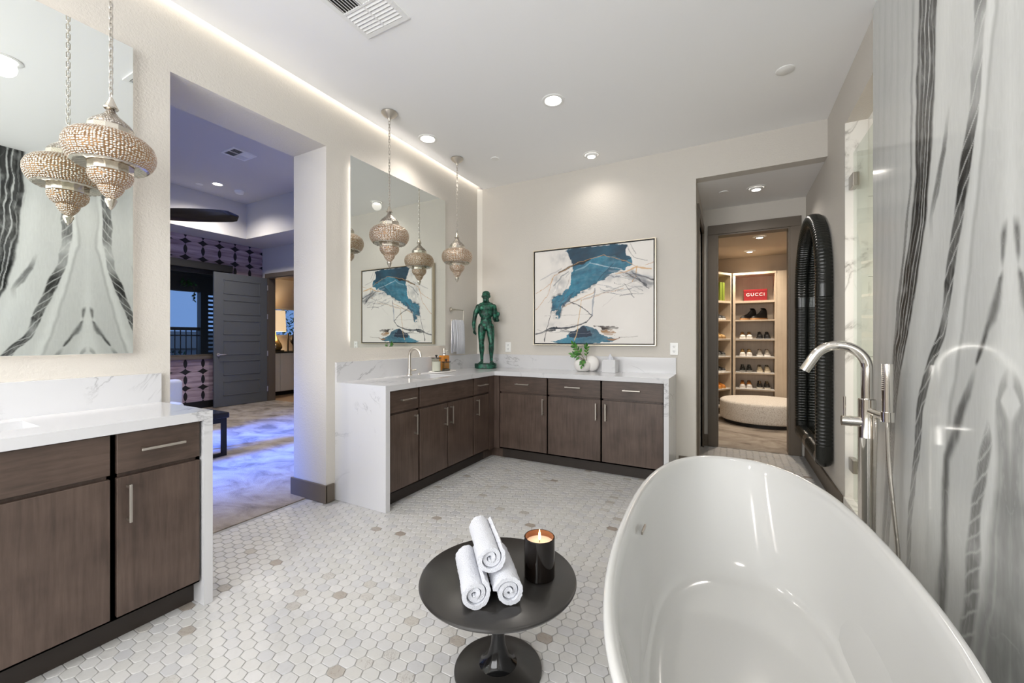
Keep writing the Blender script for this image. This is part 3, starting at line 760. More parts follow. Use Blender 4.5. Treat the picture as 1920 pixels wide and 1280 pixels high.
m = MB(); slab_with_hole(m, XL + 0.001, XCF, -0.40, 1.0185, SN); m.build('slab', 'quartz', t)
MB().box(XL + 0.001, XCF, 0.982, 1.0185, 0.001, HC - TC).build('waterfall_panel', 'quartz', t)
MB().box(XL + 0.001, XCF, -0.40, -0.363, 0.001, HC - TC).build('waterfall_panel', 'quartz', t)
MB().box(XL + 0.001, XL + 0.022, -0.40, 1.0185, HC, HC + 0.153).build('backsplash', 'quartz', t)
def sink(h, label):
    x0, x1, y0, y1 = h; e = 0.004; x0 -= e; x1 += e; y0 -= e; y1 += e
    t = thing('sink', label, 'sink', ((x0 + x1) / 2, (y0 + y1) / 2, HC - 0.16))
    m = MB(); zt = HC - TC - 0.001; zb = HC - 0.17
    R = lambda k, z, c=0.03: [(xx, yy, z) for xx, yy in ((x0 + k + c, y0 + k), (x1 - k - c, y0 + k), (x1 - k, y0 + k + c), (x1 - k, y1 - k - c), (x1 - k - c, y1 - k), (x0 + k + c, y1 - k), (x0 + k, y1 - k - c), (x0 + k, y0 + k + c))]
    m.rings([R(-0.012, zt), R(0, zt), R(0.006, zb + 0.03), R(0.03, zb), R(0.08, zb - 0.004)], True, False, True)
    m.rings([R(-0.012, zt), R(-0.010, zb - 0.015)], True, False, True)
    m.build('basin', 'sink', t, smooth=True)
    cx, cyy = (x0 + x1) / 2, (y0 + y1) / 2
    MB().cyl((cx, cyy, zb - 0.004), (cx, cyy, zb + 0.002), 0.022).build('drain', 'nickel', t)
sink(SF, 'white undermount sink set in the L-shaped counter by the gooseneck faucet')
sink(SN, 'white undermount sink in the near counter below the big mirror')

# ---- mirrors (back-lit)
def wall_mirror(y0, y1, z0, z1, label):
    t = thing('wall_mirror', label, 'mirror', (-2.66, (y0 + y1) / 2, z0))
    MB().box(-2.661, -2.655, y0, y1, z0, z1, 0.001, 1).build('mirror_glass', 'mirror', t)
    MB().box(XL + 0.001, -2.672, y0 + 0.06, y1 - 0.06, z0 + 0.06, z1 - 0.06).build('backing', 'white', t)
    m = MB()
    for a, b, c, d in ((y0 + 0.045, y0 + 0.055, z0 + 0.05, z1 - 0.05), (y1 - 0.055, y1 - 0.045, z0 + 0.05, z1 - 0.05), (y0 + 0.05, y1 - 0.05, z0 + 0.045, z0 + 0.055), (y0 + 0.05, y1 - 0.05, z1 - 0.055, z1 - 0.045)):
        m.box(-2.686, -2.674, a, b, c, d)
    m.build('light_strip', 'led', t)
wall_mirror(2.229, 3.450, 1.170, 2.700, 'frameless back-lit mirror above the sink with the gooseneck faucet')
wall_mirror(-0.31, 0.898, 1.170, 2.712, 'big frameless back-lit mirror reflecting the onyx slabs, above the near counter')

# ================================================================== PENDANTS
def pendant(x, y, label):
    t = thing('pendant_lamp', label, 'pendant lamp', (x, y, 2.067), 'hammered silver pendant lamps')
    o = (x, y, 0); k = dict(parent=t, smooth=True)
    m = MB().lathe([(0.0, 3.047), (0.062, 3.047), (0.064, 3.040), (0.050, 3.022), (0.020, 3.004), (0.010, 2.992), (0.008, 2.978), (0.0, 2.976)], o, 28); m.build('canopy', 'nickel', **k)
    zt, zb = 2.980, 2.318; ln = 0.033; nl = int((zt - zb) / (ln * 0.74)) + 1
    lk = MB()
    pts = [(0.0065 * math.cos(a), 0, (0.0105 if math.sin(a) >= 0 else -0.0105) + 0.0065 * math.sin(a)) for a in [2 * PI * i / 14 for i in range(14)]]
    pts.append(pts[0])
    lk.tube(pts, 0.0022, 6, False); l0 = lk.build('chain_link', 'chain', t, org=(0, 0, 0), smooth=True)
    for i in range(nl):
        l = l0 if i == 0 else l0.copy()
        if i: COL.objects.link(l)
        l.parent = t; l.location = (0, 0, zt - 0.017 - (zt - zb - 0.03) * i / (nl - 1) - 2.067); l.rotation_euler = (0, 0, (PI / 2) * (i % 2) + 0.3)
    MB().tube([Vector((x, y, 2.312)) + Vector((0.009 * math.cos(a), 0, 0.012 * math.sin(a))) for a in [2 * PI * i / 14 for i in range(15)]], 0.0022, 6, False).build('hanging_loop', 'chain', **k)
    MB().lathe([(0.0, 2.303), (0.006, 2.302), (0.012, 2.285), (0.022, 2.262), (0.026, 2.255), (0.023, 2.250), (0.013, 2.249), (0.0, 2.249)], o, 24).build('finial', 'silver', **k)
    MB().lathe([(0.013, 2.250), (0.016, 2.238), (0.026, 2.222), (0.044, 2.206), (0.062, 2.190), (0.072, 2.177), (0.0755, 2.167)], o, 40).build('dome', 'dots', **k)
    MB().lathe([(0.0755, 2.167), (0.077, 2.166), (0.077, 2.142), (0.0755, 2.140)], o, 12).build('upper_band', 'silver', parent=t)
    MB().lathe([(0.0755, 2.140), (0.100, 2.136), (0.124, 2.124), (0.143, 2.104), (0.152, 2.080), (0.1535, 2.060), (0.150, 2.038), (0.141, 2.018), (0.131, 2.006), (0.126, 2.001)], o, 64).build('bulb_body', 'beads', **k)
    prof = []
    seg = 72
    rr = []
    for r, z, am in ((0.127, 2.0005, 0.0), (0.118, 1.997, 0.004), (0.100, 2.001, 0.004), (0.076, 2.006, 0.0)):
        rr.append([(x + (r) * math.cos(2 * PI * i / seg), y + r * math.sin(2 * PI * i / seg), z - am * abs(math.sin(PI * i / 3.0))) for i in range(seg)])
    MB().rings(rr).build('scalloped_rim', 'silver', **k)
    MB().lathe([(0.0755, 2.006), (0.0765, 2.004), (0.0765, 1.972), (0.0745, 1.969)], o, 12).build('lower_band', 'silver', parent=t)
    MB().lathe([(0.0745, 1.969), (0.076, 1.958), (0.072, 1.940), (0.062, 1.924), (0.050, 1.913), (0.042, 1.909)], o, 48).build('lower_bowl', 'beads_small', **k)
    MB().lathe([(0.043, 1.909), (0.044, 1.903), (0.036, 1.884), (0.024, 1.868), (0.014, 1.858)], o, 32).build('lower_cup', 'beads_small', **k)
    MB().lathe([(0.013, 1.858), (0.0205, 1.853), (0.0205, 1.846), (0.010, 1.820), (0.003, 1.809), (0.0, 1.808)], o, 16).build('tip', 'silver', parent=t)
pendant(-2.396, 0.735, 'silver beaded pendant lamp over the near counter, in front of the big mirror')
pendant(-2.396, 2.389, 'silver beaded pendant lamp in front of the mirror above the gooseneck faucet')
pendant(-2.409, 3.319, 'silver beaded pendant lamp above the tray and towel ring near the room corner')

# ================================================================== CEILING FIXTURES
def can_light(x, y, z, label, energy, r=0.062, group='recessed downlights in the bathroom ceiling', color=(1.0, 0.93, 0.85), eyeball=False, cone=150):
    t = thing('recessed_light', label, 'downlight', (x, y, z), group)
    MB().lathe([(r * 1.36, 0.0), (r * 1.36, -0.004), (r * 1.20, -0.007), (r * 1.02, -0.006), (r, 0.0)], (x, y, z), 32).build('trim_ring', 'white', t, smooth=True)
    if eyeball:
        MB().lathe([(r, -0.006), (r * 0.9, -0.016), (r * 0.62, -0.022)], (x, y, z), 28).build('gimbal', 'white', t, smooth=True)
        MB().cyl((x, y, z - 0.0225), (x, y, z - 0.0195), r * 0.62, seg=24).build('lens', 'can_lens', t)
    else:
        MB().lathe([(r, -0.004), (r * 0.96, -0.001)], (x, y, z), 28).build('baffle', 'white', t, smooth=True)
        MB().cyl((x, y, z - 0.0035), (x, y, z - 0.0005), r * 0.95, seg=28).build('lens', 'can_lens', t)
    l = bpy.data.lights.new('downlight', 'SPOT'); l.energy = energy; l.color = color; l.spot_size = math.radians(cone); l.spot_blend = 0.9; l.shadow_soft_size = 0.06
    o = bpy.data.objects.new('downlight', l); COL.objects.link(o); o.parent = t; o.location = (0, 0, -0.05)
    return t
E_CAN = 15
can_light(-1.18, 2.853, CH, 'round recessed ceiling light in the middle of the bathroom ceiling', E_CAN)
can_light(-2.404, 2.865, CH, 'round recessed ceiling light between the two pendants on the far vanity', E_CAN * 1.3)
can_light(-1.197, 3.876, CH, 'recessed eyeball ceiling light aimed at the painting', E_CAN * 0.7, eyeball=True)
can_light(-1.18, 0.75, CH, 'recessed ceiling light over the walkway by the near counter', E_CAN)
can_light(0.10, 1.65, CH, 'recessed ceiling light centred over the bathtub', E_CAN)
can_light(-2.404, 0.2, CH, 'recessed ceiling light over the near sink', E_CAN * 0.6)
can_light(-0.5, -0.7, CH, 'recessed ceiling light at the plain end of the bathroom', E_CAN)
can_light(0.231, 4.698, 2.741, 'recessed eyeball light in the low alcove ceiling', 30, eyeball=True)
can_light(0.36, 6.53, 2.65, 'closet downlight closer to the closet door', 130, eyeball=True, group='closet downlights', color=(1, 0.86, 0.70))
can_light(0.28, 7.53, 2.65, 'closet downlight closer to the shoe shelves', 110, eyeball=True, group='closet downlights', color=(1, 0.86, 0.70))
can_light(1.5, 2.6, 2.737, 'recessed light inside the shower', 90, group='shower lights')
can_light(-7.12, 3.435, 3.68, 'bright recessed light in the bedroom tray ceiling', 150, group='bedroom downlights')
can_light(-4.9, 0.9, 3.68, 'added unseen fill downlight in the bedroom tray ceiling above the bench', 240, group='bedroom downlights')  # second fixture, added out of view to spread light through the bedroom
can_light(-5.2, 3.6, 3.68, 'added unseen fill downlight in the bedroom tray ceiling near the doorway wall', 170, group='bedroom downlights')  # fixture added out of view to brighten door, wallpaper and carpet
def disc(x, y, z, r, label, name='sprinkler_cover', cat='sprinkler cover', mat='white'):
    m = MB().lathe([(0.0, 0), (r, 0), (r, -0.004), (r * 0.92, -0.007), (0.0, -0.008)], (x, y, z), 28)
    return tag(m.build(name, mat, org=(x, y, z - 0.004), smooth=True), label, cat)
disc(-2.074, 3.498, CH, 0.042, 'small round white cover on the ceiling near the room corner')
disc(0.327, 3.268, CH, 0.055, 'round white cover on the ceiling toward the onyx wall')
disc(-0.056, 4.677, 2.741, 0.042, 'small round cover in the low alcove ceiling')
disc(-7.37, 3.30, 3.68, 0.05, 'small round cover in the bedroom tray ceiling')
m = MB().lathe([(0.0, 0), (0.07, 0), (0.07, -0.02), (0.055, -0.045), (0.0, -0.048)], (-7.136, 3.767, 3.68), 24)
tag(m.build('smoke_detector', 'plastic', org=(-7.136, 3.767, 3.66), smooth=True), 'white smoke detector on the bedroom ceiling', 'smoke detector')
# air vents
def vent(x0, x1, y0, y1, z, cells_, label):
    t = thing('air_vent', label, 'air vent', ((x0 + x1) / 2, (y0 + y1) / 2, z))
    m = MB(); b = 0.022
    m.box(x0, x1, y0, y0 + b, z - 0.008, z); m.box(x0, x1, y1 - b, y1, z - 0.008, z); m.box(x0, x0 + b, y0 + b, y1 - b, z - 0.008, z); m.box(x1 - b, x1, y0 + b, y1 - b, z - 0.008, z)
    m.build('frame', 'white', t)
    MB().box(x0 + b, x1 - b, y0 + b, y1 - b, z - 0.0015, z - 0.0005).build('cavity', 'vent_dark', t)
    for (a0, a1, b0, b1, way, tilt) in cells_:
        m = MB(); e = 0.006
        cx0, cx1, cy0, cy1 = x0 + b + (x1 - x0 - 2 * b) * a0, x0 + b + (x1 - x0 - 2 * b) * a1, y0 + b + (y1 - y0 - 2 * b) * b0, y0 + b + (y1 - y0 - 2 * b) * b1
        m.box(cx0, cx1, cy0, cy0 + e, z - 0.008, z - 0.001); m.box(cx0, cx1, cy1 - e, cy1, z - 0.008, z - 0.001); m.box(cx0, cx0 + e, cy0 + e, cy1 - e, z - 0.008, z - 0.001); m.box(cx1 - e, cx1, cy0 + e, cy1 - e, z - 0.008, z - 0.001)
        nn = 7
        for k in range(nn):
            if way == 'x':
                p = cx0 + e + (cx1 - cx0 - 2 * e) * (k + 0.5) / nn; w_ = (cx1 - cx0 - 2 * e) / nn * 0.33
                m.poly([(p - w_, cy0 + e, z - (0.002 if tilt > 0 else 0.009)), (p + w_, cy0 + e, z - (0.009 if tilt > 0 else 0.002)), (p + w_, cy1 - e, z - (0.009 if tilt > 0 else 0.002)), (p - w_, cy1 - e, z - (0.002 if tilt > 0 else 0.009))], (0, 0, 0.0008))
            else:
                p = cy0 + e + (cy1 - cy0 - 2 * e) * (k + 0.5) / nn; w_ = (cy1 - cy0 - 2 * e) / nn * 0.33
                m.poly([(cx0 + e, p - w_, z - (0.002 if tilt > 0 else 0.009)), (cx1 - e, p - w_, z - (0.002 if tilt > 0 else 0.009)), (cx1 - e, p + w_, z - (0.009 if tilt > 0 else 0.002)), (cx0 + e, p + w_, z - (0.009 if tilt > 0 else 0.002))], (0, 0, 0.0008))
        m.build('louver', 'white', t)
vent(-1.915, -1.585, 1.20, 1.735, CH, [(0, .5, .66, 1, 'y', 1), (.5, 1, .66, 1, 'y', 1), (0, .5, .33, .66, 'x', 1), (.5, 1, .33, .66, 'x', -1), (0, .5, 0, .33, 'y', -1), (.5, 1, 0, .33, 'y', -1)], 'square white louvred air vent in the bathroom ceiling')
vent(-5.86, -5.56, 2.86, 3.16, 3.68, [(0, .5, 0, .5, 'x', 1), (.5, 1, 0, .5, 'y', -1), (0, .5, .5, 1, 'y', 1), (.5, 1, .5, 1, 'x', -1)], 'white air vent in the bedroom tray ceiling')

# ================================================================== PAINTING
ART = dict(
teal=[(.288,.006),(.564,.001),(.79,.008),(.82,.167),(.851,.229),(.779,.261),(.716,.288),(.652,.315),(.542,.393),(.429,.461),(.348,.511),(.3,.557),(.252,.611),(.222,.718),(.197,.723),(.218,.632),(.16,.672),(.173,.579),(.192,.509),(.252,.47),(.3,.417),(.336,.321),(.348,.238),(.341,.167),(.324,.096)],
navy=[(.3,.015),(.564,.001),(.79,.012),(.82,.173),(.79,.203),(.716,.102),(.608,.102),(.498,.136),(.406,.167),(.336,.153)],
bottom=[(.13,.999),(.24,.952),(.3,.903),(.383,.841),(.452,.807),(.542,.871),(.63,.919),(.758,.952),(.652,.986),(.564,1.0)],
bnavy=[(.3,.91),(.383,.843),(.452,.815),(.498,.884),(.498,.939),(.383,.945)],
st1=[(.028,.901),(.203,.831),(.348,.827),(.265,.853),(.092,.88)], st2=[(.52,.823),(.716,.833),(.732,.853),(.608,.861)], st3=[(.564,.86),(.706,.873),(.706,.901),(.63,.905)], st4=[(.608,.945),(.737,.939),(.758,.955),(.652,.972)])
LINES = [  # points, width, colour, strength
([(.228,.24),(.324,.186),(.429,.157),(.498,.136)], .010, S(24,20,18), .95),
([(.009,.454),(.079,.415),(.148,.355),(.185,.273),(.252,.228),(.324,.186),(.406,.147),(.498,.129),(.564,.117),(.608,.095),(.716,.142),(.8,.184),(.871,.244),(.922,.25),(.995,.213)], 0.0026, S(190,146,92), .9),
([(.009,.637),(.053,.573),(.123,.476),(.142,.39),(.157,.32),(.192,.266)], 0.0025, S(190,146,92), .9),
([(.265,.612),(.406,.536),(.531,.475),(.542,.448)], .005, S(198,160,112), .7), ([(.429,.551),(.608,.494),(.768,.451)], .004, S(190,150,110), .6),
([(.429,.544),(.418,.647),(.394,.785),(.383,.896),(.365,.966)], .0045, S(200,170,126), .9),
([(.716,.301),(.8,.283),(.871,.251),(.981,.276)], .007, S(204,158,96), .8), ([(.881,.239),(.871,.329),(.841,.391)], .005, S(204,158,96), .8),
([(.498,.17),(.608,.203),(.758,.259)], .004, S(200,214,222), .7), ([(.371,.24),(.44,.206),(.498,.17)], .008, S(140,176,194), .6),
([(.148,.701),(.111,.851),(.086,.982)], .004, S(30,40,50), .9), ([(.312,.552),(.429,.62),(.52,.713),(.463,.787)], .0045, S(30,36,48), .9),
([(.542,.435),(.525,.556),(.517,.706)], .006, S(110,124,142), .7), ([(.841,.287),(.922,.411),(.966,.466)], .004, S(24,28,34), .9), ([(.851,.308),(.941,.348),(1.0,.38)], .007, S(26,42,58), .9),
([(.009,.904),(.142,.844),(.336,.829),(.463,.78)], .007, S(28,40,54), .85), ([(.564,.355),(.63,.266),(.695,.193)], .004, S(16,50,70), .7),
([(.44,.538),(.716,.447),(.871,.381)], .003, S(96,88,84), .6), ([(.737,.528),(.82,.507),(.922,.514)], .0035, S(60,60,64), .7), ([(.779,.399),(.851,.549)], .003, S(50,50,56), .8),
([(.652,.32),(.80,.31),(.98,.36)], .02, S(150,158,170), .35), ([(.80,.02),(.85,.16),(.95,.19)], .003, S(60,62,66), .6), ([(.83,.01),(.87,.12)], .003, S(60,62,66), .6), ([(.05,.31),(.16,.25),(.25,.2)], .006, S(150,150,156), .5),
([(.09,.70),(.30,.70),(.50,.695)], .002, S(120,116,114), .5), ([(.60,.63),(.72,.50)], .002, S(170,160,158), .4), ([(.24,.68),(.26,.60),(.42,.54)], .003, S(80,90,110), .6),
([(.70,.95),(.88,.93)], .004, S(130,124,118), .5), ([(.84,.30),(.97,.43)], .03, S(90,94,104), .45), ([(.80,.34),(1.0,.42)], .018, S(70,76,88), .4)]
def canvas_colors(nx, ny):
    u, v = np.meshgrid(np.linspace(0, 1, nx), np.linspace(1, 0, ny))   # row 0 = bottom
    uu = u + 0.026 * (fbm(u * 18, v * 14, 200) - .47) * 2 + 0.020 * (fbm(u * 50, v * 12, 210) - .47) * 2
    vv = v + 0.026 * (fbm(u * 16, v * 18, 220) - .47) * 2 + 0.018 * (fbm(u * 14, v * 60, 230) - .47) * 2
    c = np.ones((ny, nx, 3)) * np.array(S(226, 222, 217)); c *= (0.95 + 0.1 * fbm(u * 5, v * 5, 240))[..., None]
    def lay(mask, col):
        nonlocal c
        col = np.asarray(col); col = col if col.ndim == 3 else col.reshape(1, 1, 3)
        c = c * (1 - mask[..., None]) + col * mask[..., None]
    def inpoly(P, x, y):
        r = np.zeros(x.shape, bool)
        for (x0, y0), (x1, y1) in zip(P, P[1:] + P[:1]):
            r ^= ((y0 > y) != (y1 > y)) & (x < (x1 - x0) * (y - y0) / (y1 - y0 + 1e-12) + x0)
        return r.astype(float)
    def segd(P, x, y):
        d = np.full(x.shape, 9.0)
        for (x0, y0), (x1, y1) in zip(P[:-1], P[1:]):
            dx, dy = x1 - x0, (y1 - y0) * 0.8; L = dx * dx + dy * dy
            t_ = np.clip(((x - x0) * dx + (y - y0) * 0.8 * dy) / L, 0, 1)
            d = np.minimum(d, np.hypot(x - x0 - t_ * dx, (y - y0) * 0.8 - t_ * dy))
        return d
    for (cx, cy, rx, ry, k) in ((.25, .09, .10, .06, .45), (.22, .36, .08, .12, .55), (.92, .40, .12, .07, .5), (.40, .17, .08, .06, .4), (.18, .80, .10, .03, .3), (.62, .35, .2, .035, .4)):
        g_ = np.exp(-(((u - cx) / rx) ** 2 + ((v - cy) / ry) ** 2)) * k * np.clip(fbm(u * 30, v * 20, 250) * 2.2 - .4, 0, 1)
        lay(g_, S(120, 124, 132))
    nb = fbm(u * 7 + v * 9, v * 4 - u * 5, 260)[..., None]; n2 = fbm(u * 40 + v * 26, v * 30 - u * 22, 262)[..., None]
    tealc = np.array(S(10, 48, 68)) * (1 - nb) + np.array(S(44, 132, 160)) * nb * 1.15 + (n2 - .47) * 0.10 + (fbm(u * 5 + v * 30, v * 6 + u * 3, 261)[..., None] - .47) * 0.10
    mt = inpoly(ART['teal'], uu, vv); lay(mt * 0.97, np.clip(tealc, 0.004, 1))
    edge = np.clip(1 - segd(ART['teal'][8:20], uu, vv) / 0.022, 0, 1) * np.clip(fbm(u * 34, v * 34, 264) * 2.6 - .8, 0, 1); lay(edge * .9, S(12, 42, 62))
    navc = np.array(S(12, 34, 54)) * (1 - nb) + np.array(S(20, 66, 90)) * nb
    lay(inpoly(ART['navy'], uu, vv) * .85, navc)
    lay(inpoly(ART['bottom'], uu, vv) * .95, np.clip(tealc * .9, 0.004, 1)); lay(inpoly(ART['bnavy'], uu, vv) * .9, S(14, 28, 52))
    for k_, cc in (('st1', S(34, 38, 46)), ('st2', S(52, 40, 30)), ('st3', S(160, 122, 84)), ('st4', S(150, 108, 70))):
        lay(inpoly(ART[k_], uu, vv) * np.clip(fbm(u * 10, v * 60, 268) * 2.4 - .3, 0, 1), cc)
    for P, w_, cc, k_ in LINES:
        d_ = segd(P, u + (uu - u) * .35, v + (vv - v) * .35); lay(np.clip((w_ - d_) / (w_ * .5), 0, 1) * k_, cc)
    rl = random.Random(21)
    for k_ in range(46):                                  # loose scribbles around the big strokes
        if k_ < 24: x_, y_ = rl.uniform(.62, .98), rl.uniform(.24, .52); an = rl.uniform(-.2, .7)
        elif k_ < 36: x_, y_ = rl.uniform(.14, .34), rl.uniform(.20, .66); an = rl.uniform(-1.4, -.5)
        else: x_, y_ = rl.uniform(.10, .75), rl.uniform(.80, .97); an = rl.uniform(-.25, .2)
        L_ = rl.uniform(.03, .12); P = [(x_ - L_ * math.cos(an), y_ - L_ * math.sin(an)), (x_, y_ + rl.uniform(-.01, .01)), (x_ + L_ * math.cos(an), y_ + L_ * math.sin(an))]
        d_ = segd(P, u + (uu - u) * .5, v + (vv - v) * .5); w_ = rl.choice((.0016, .0022, .004, .008)); cc = rl.choice((S(40, 44, 54), S(90, 96, 110), S(150, 156, 166), S(20, 60, 84), S(236, 234, 230), S(120, 92, 66)))
        lay(np.clip((w_ - d_) / (w_ * .6), 0, 1) * rl.uniform(.35, .8), cc)
    return np.clip(c, 0.003, 1)
PX0, PX1, PZ0, PZ1 = -1.942, -0.632, 1.172, 2.224
t = thing('painting', 'abstract teal and cream painting with gold lines in a champagne float frame', 'painting', ((PX0 + PX1) / 2, YB - 0.03, PZ0))
m = MB()
for a in ((PX0, PX1, PZ0, PZ0 + 0.008), (PX0, PX1, PZ1 - 0.008, PZ1), (PX0, PX0 + 0.008, PZ0 + 0.008, PZ1 - 0.008), (PX1 - 0.008, PX1, PZ0 + 0.008, PZ1 - 0.008)):
    m.box(a[0], a[1], 4.112, YB - 0.002, a[2], a[3])
m.build('frame', 'frame_gold', t)
MB().box(PX0 + 0.008, PX1 - 0.008, 4.132, YB - 0.004, PZ0 + 0.008, PZ1 - 0.008).build('liner', 'frame_black', t)
cw = 330; chh = 264
cme = grid_mesh('canvas', cw, chh, lambda u, v: (PX0 + 0.021 + u * (PX1 - PX0 - 0.042) - (PX0 + PX1) / 2, u * 0, 0.021 + v * (PZ1 - PZ0 - 0.042)), canvas_colors(cw, chh))
tt = NT('painted_canvas'); at = tt.n('ShaderNodeAttribute', attribute_name='stone'); tt.P(Base_Color=at.outputs['Color'], Roughness=0.55); tt.bump(tt.noise(tt.coord(), 180, 3), 0.15, 0.002)
cme.materials.append(tt.m)
o = bpy.data.objects.new('canvas', cme); COL.objects.link(o); o.parent = t; o.location = (0, 4.118 - (YB - 0.03), 0)
MB().box(PX0 + 0.021, PX1 - 0.021, 4.1185, 4.132, PZ0 + 0.021, PZ1 - 0.021).build('stretcher', 'frame_black', t)
# ================================================================== BATHTUB
TCX, TCY, TRX, TRY, TZ = 0.049, 1.544, 0.395, 0.972, 0.60
TROT = 0.049
def sup(a, b, z, n_=2.41, cx=TCX, cy=TCY, seg=96):
    r = []
    for i in range(seg):
        th = 2 * PI * i / seg; c, s = math.cos(th), math.sin(th)
        lx_, ly_ = a * math.copysign(abs(c) ** (2 / n_), c), b * math.copysign(abs(s) ** (2 / n_), s)
        r.append((cx + lx_ * math.cos(TROT) - ly_ * math.sin(TROT), cy + lx_ * math.sin(TROT) + ly_ * math.cos(TROT), z))
    return r
t = thing('bathtub', 'white freestanding oval bathtub in front of the onyx wall', 'bathtub', (TCX, TCY, 0))
rg = []
for k, z in ((-0.115, 0.0), (-0.112, 0.03), (-0.098, 0.12), (-0.070, 0.26), (-0.040, 0.40), (-0.016, 0.51), (-0.006, 0.56), (-0.001, TZ - 0.018), (0.0, TZ - 0.010), (-0.004, TZ - 0.002), (-0.012, TZ), (-0.022, TZ - 0.004), (-0.028, TZ - 0.012)):
    rg.append(sup(TRX + k, TRY + k * 1.15, z))
for f, z in ((0.06, 0.55), (0.20, 0.47), (0.42, 0.37), (0.64, 0.28), (0.82, 0.215), (0.93, 0.180)):
    a = (TRX - 0.032) * (1 - f) + 0.312 * f; b = (TRY - 0.034) * (1 - f) + 0.575 * f
    rg.append(sup(a, b, z, 2.41, TCX + 0.004 * f))
for a, b, z in ((0.309, 0.569, 0.166), (0.296, 0.552, 0.156), (0.25, 0.47, 0.151), (0.12, 0.22, 0.148), (0.03, 0.05, 0.147)):
    rg.append(sup(a, b, z, 2.41, TCX + 0.004))
MB().rings(rg, True, True, True).build('tub_shell', 'porcelain', t, smooth=True, angle=60)
m = MB(); m.lathe([(0.0, 0.010), (0.026, 0.010), (0.030, 0.007), (0.030, 0.0), (0.036, -0.001), (0.040, -0.004)], (0.048, 1.435, 0.150), 28)
tag(m.build('drain', 'drain', t, smooth=True), 'bronze toned drain plug')
m = MB(); m.box(-0.300, -0.292, 1.60, 1.67, 0.492, 0.508, 0.003); o = m.build('overflow_slot', 'hinge', t)

# ================================================================== TUB FILLER
fx, fy = 0.572, 2.487
t = thing('tub_filler', 'tall polished nickel floor-standing tub filler with hand shower', 'tub faucet', (fx, fy, 0))
k = dict(parent=t, smooth=True)
MB().lathe([(0.0, 0.0), (0.055, 0.0), (0.055, 0.006), (0.034, 0.012)], (fx, fy, 0), 28).build('base_flange', 'chrome', **k)
m = MB(); m.lathe([(0.033, 0.004), (0.033, 0.772), (0.0335, 0.774), (0.0335, 0.778), (0.033, 0.780), (0.033, 0.956), (0.029, 0.960), (0.022, 0.960)], (fx, fy, 0), 32); m.build('column', 'chrome', **k)
r_ = 0.108
pts = [(fx, fy, 0.955), (fx, fy, 1.03)] + [Vector((fx - r_ + r_ * math.cos(a), fy, 1.103 + r_ * math.sin(a))) for a in [math.radians(150) * i / 22 for i in range(23)]]
dv = Vector((-0.5, 0, -0.866)); pts += [Vector(pts[-1]) + dv * 0.04, Vector(pts[-1]) + dv * 0.085]
MB().tube(pts, 0.0225, 20).build('spout', 'chrome', **k)
m = MB(); m.cyl((fx, fy, 0.848), (fx - 0.095, fy, 0.848), 0.024, seg=24); m.cyl((fx - 0.058, fy, 0.848), (fx - 0.064, fy, 0.848), 0.0255, seg=24); m.build('valve_handle', 'chrome', **k)
MB().cyl((fx - 0.0945, fy, 0.848), (fx - 0.0965, fy, 0.848), 0.019, seg=24).build('handle_cap', 'hinge', **k)
MB().cyl((fx - 0.084, fy, 0.868), (fx - 0.084, fy, 0.965), 0.0055, seg=12).build('lever', 'chrome', **k)
hx, hy = 0.620, 2.392
MB().tube([(fx + 0.005, fy - 0.02, 0.905), (0.592, 2.44, 0.898), (hx, hy, 0.892)], 0.017, 14).build('bracket', 'chrome', **k)
m = MB(); m.cyl((hx, hy, 0.872), (hx, hy, 0.915), 0.024, seg=20); m.build('holder', 'chrome', **k)
hs = MB().cyl((hx, hy, 0.915), (hx, hy, 1.130), 0.0195, 0.0205, 24).build('hand_shower', 'chrome', **k)
m = MB()
for i in range(12):
    for j in (-1, 1): m.ball((hx - 0.0195 * math.cos(0.25 * j) * 0.98, hy - 0.0195 * math.sin(0.25 * j + 0.6) * 0.9, 1.015 + i * 0.009), 0.0028, 6)
m.build('spray_nozzles', 'hinge', hs)
def smooth_path(P, n_=10):
    P = [Vector(p) for p in P]; out = []
    for i in range(len(P) - 1):
        p0, p1, p2, p3 = P[max(i - 1, 0)], P[i], P[i + 1], P[min(i + 2, len(P) - 1)]
        for j in range(n_):
            s = j / n_
            out.append(0.5 * ((2 * p1) + (-p0 + p2) * s + (2 * p0 - 5 * p1 + 4 * p2 - p3) * s * s + (-p0 + 3 * p1 - 3 * p2 + p3) * s ** 3))
    return out + [P[-1]]
hp = smooth_path([(hx, hy, 0.874), (0.624, 2.385, 0.70), (0.632, 2.36, 0.50), (0.640, 2.335, 0.32), (0.640, 2.34, 0.20), (0.625, 2.40, 0.13), (0.600, 2.46, 0.18), (0.588, 2.46, 0.35), (0.590, 2.452, 0.60), (0.594, 2.445, 0.84), (0.592, 2.448, 0.89)], 30)
MB().tube(hp, 0.008, 10, True, lambda s: 0.0086 if int(s * 300) % 2 else 0.0074).build('hose', 'nickel', **k)

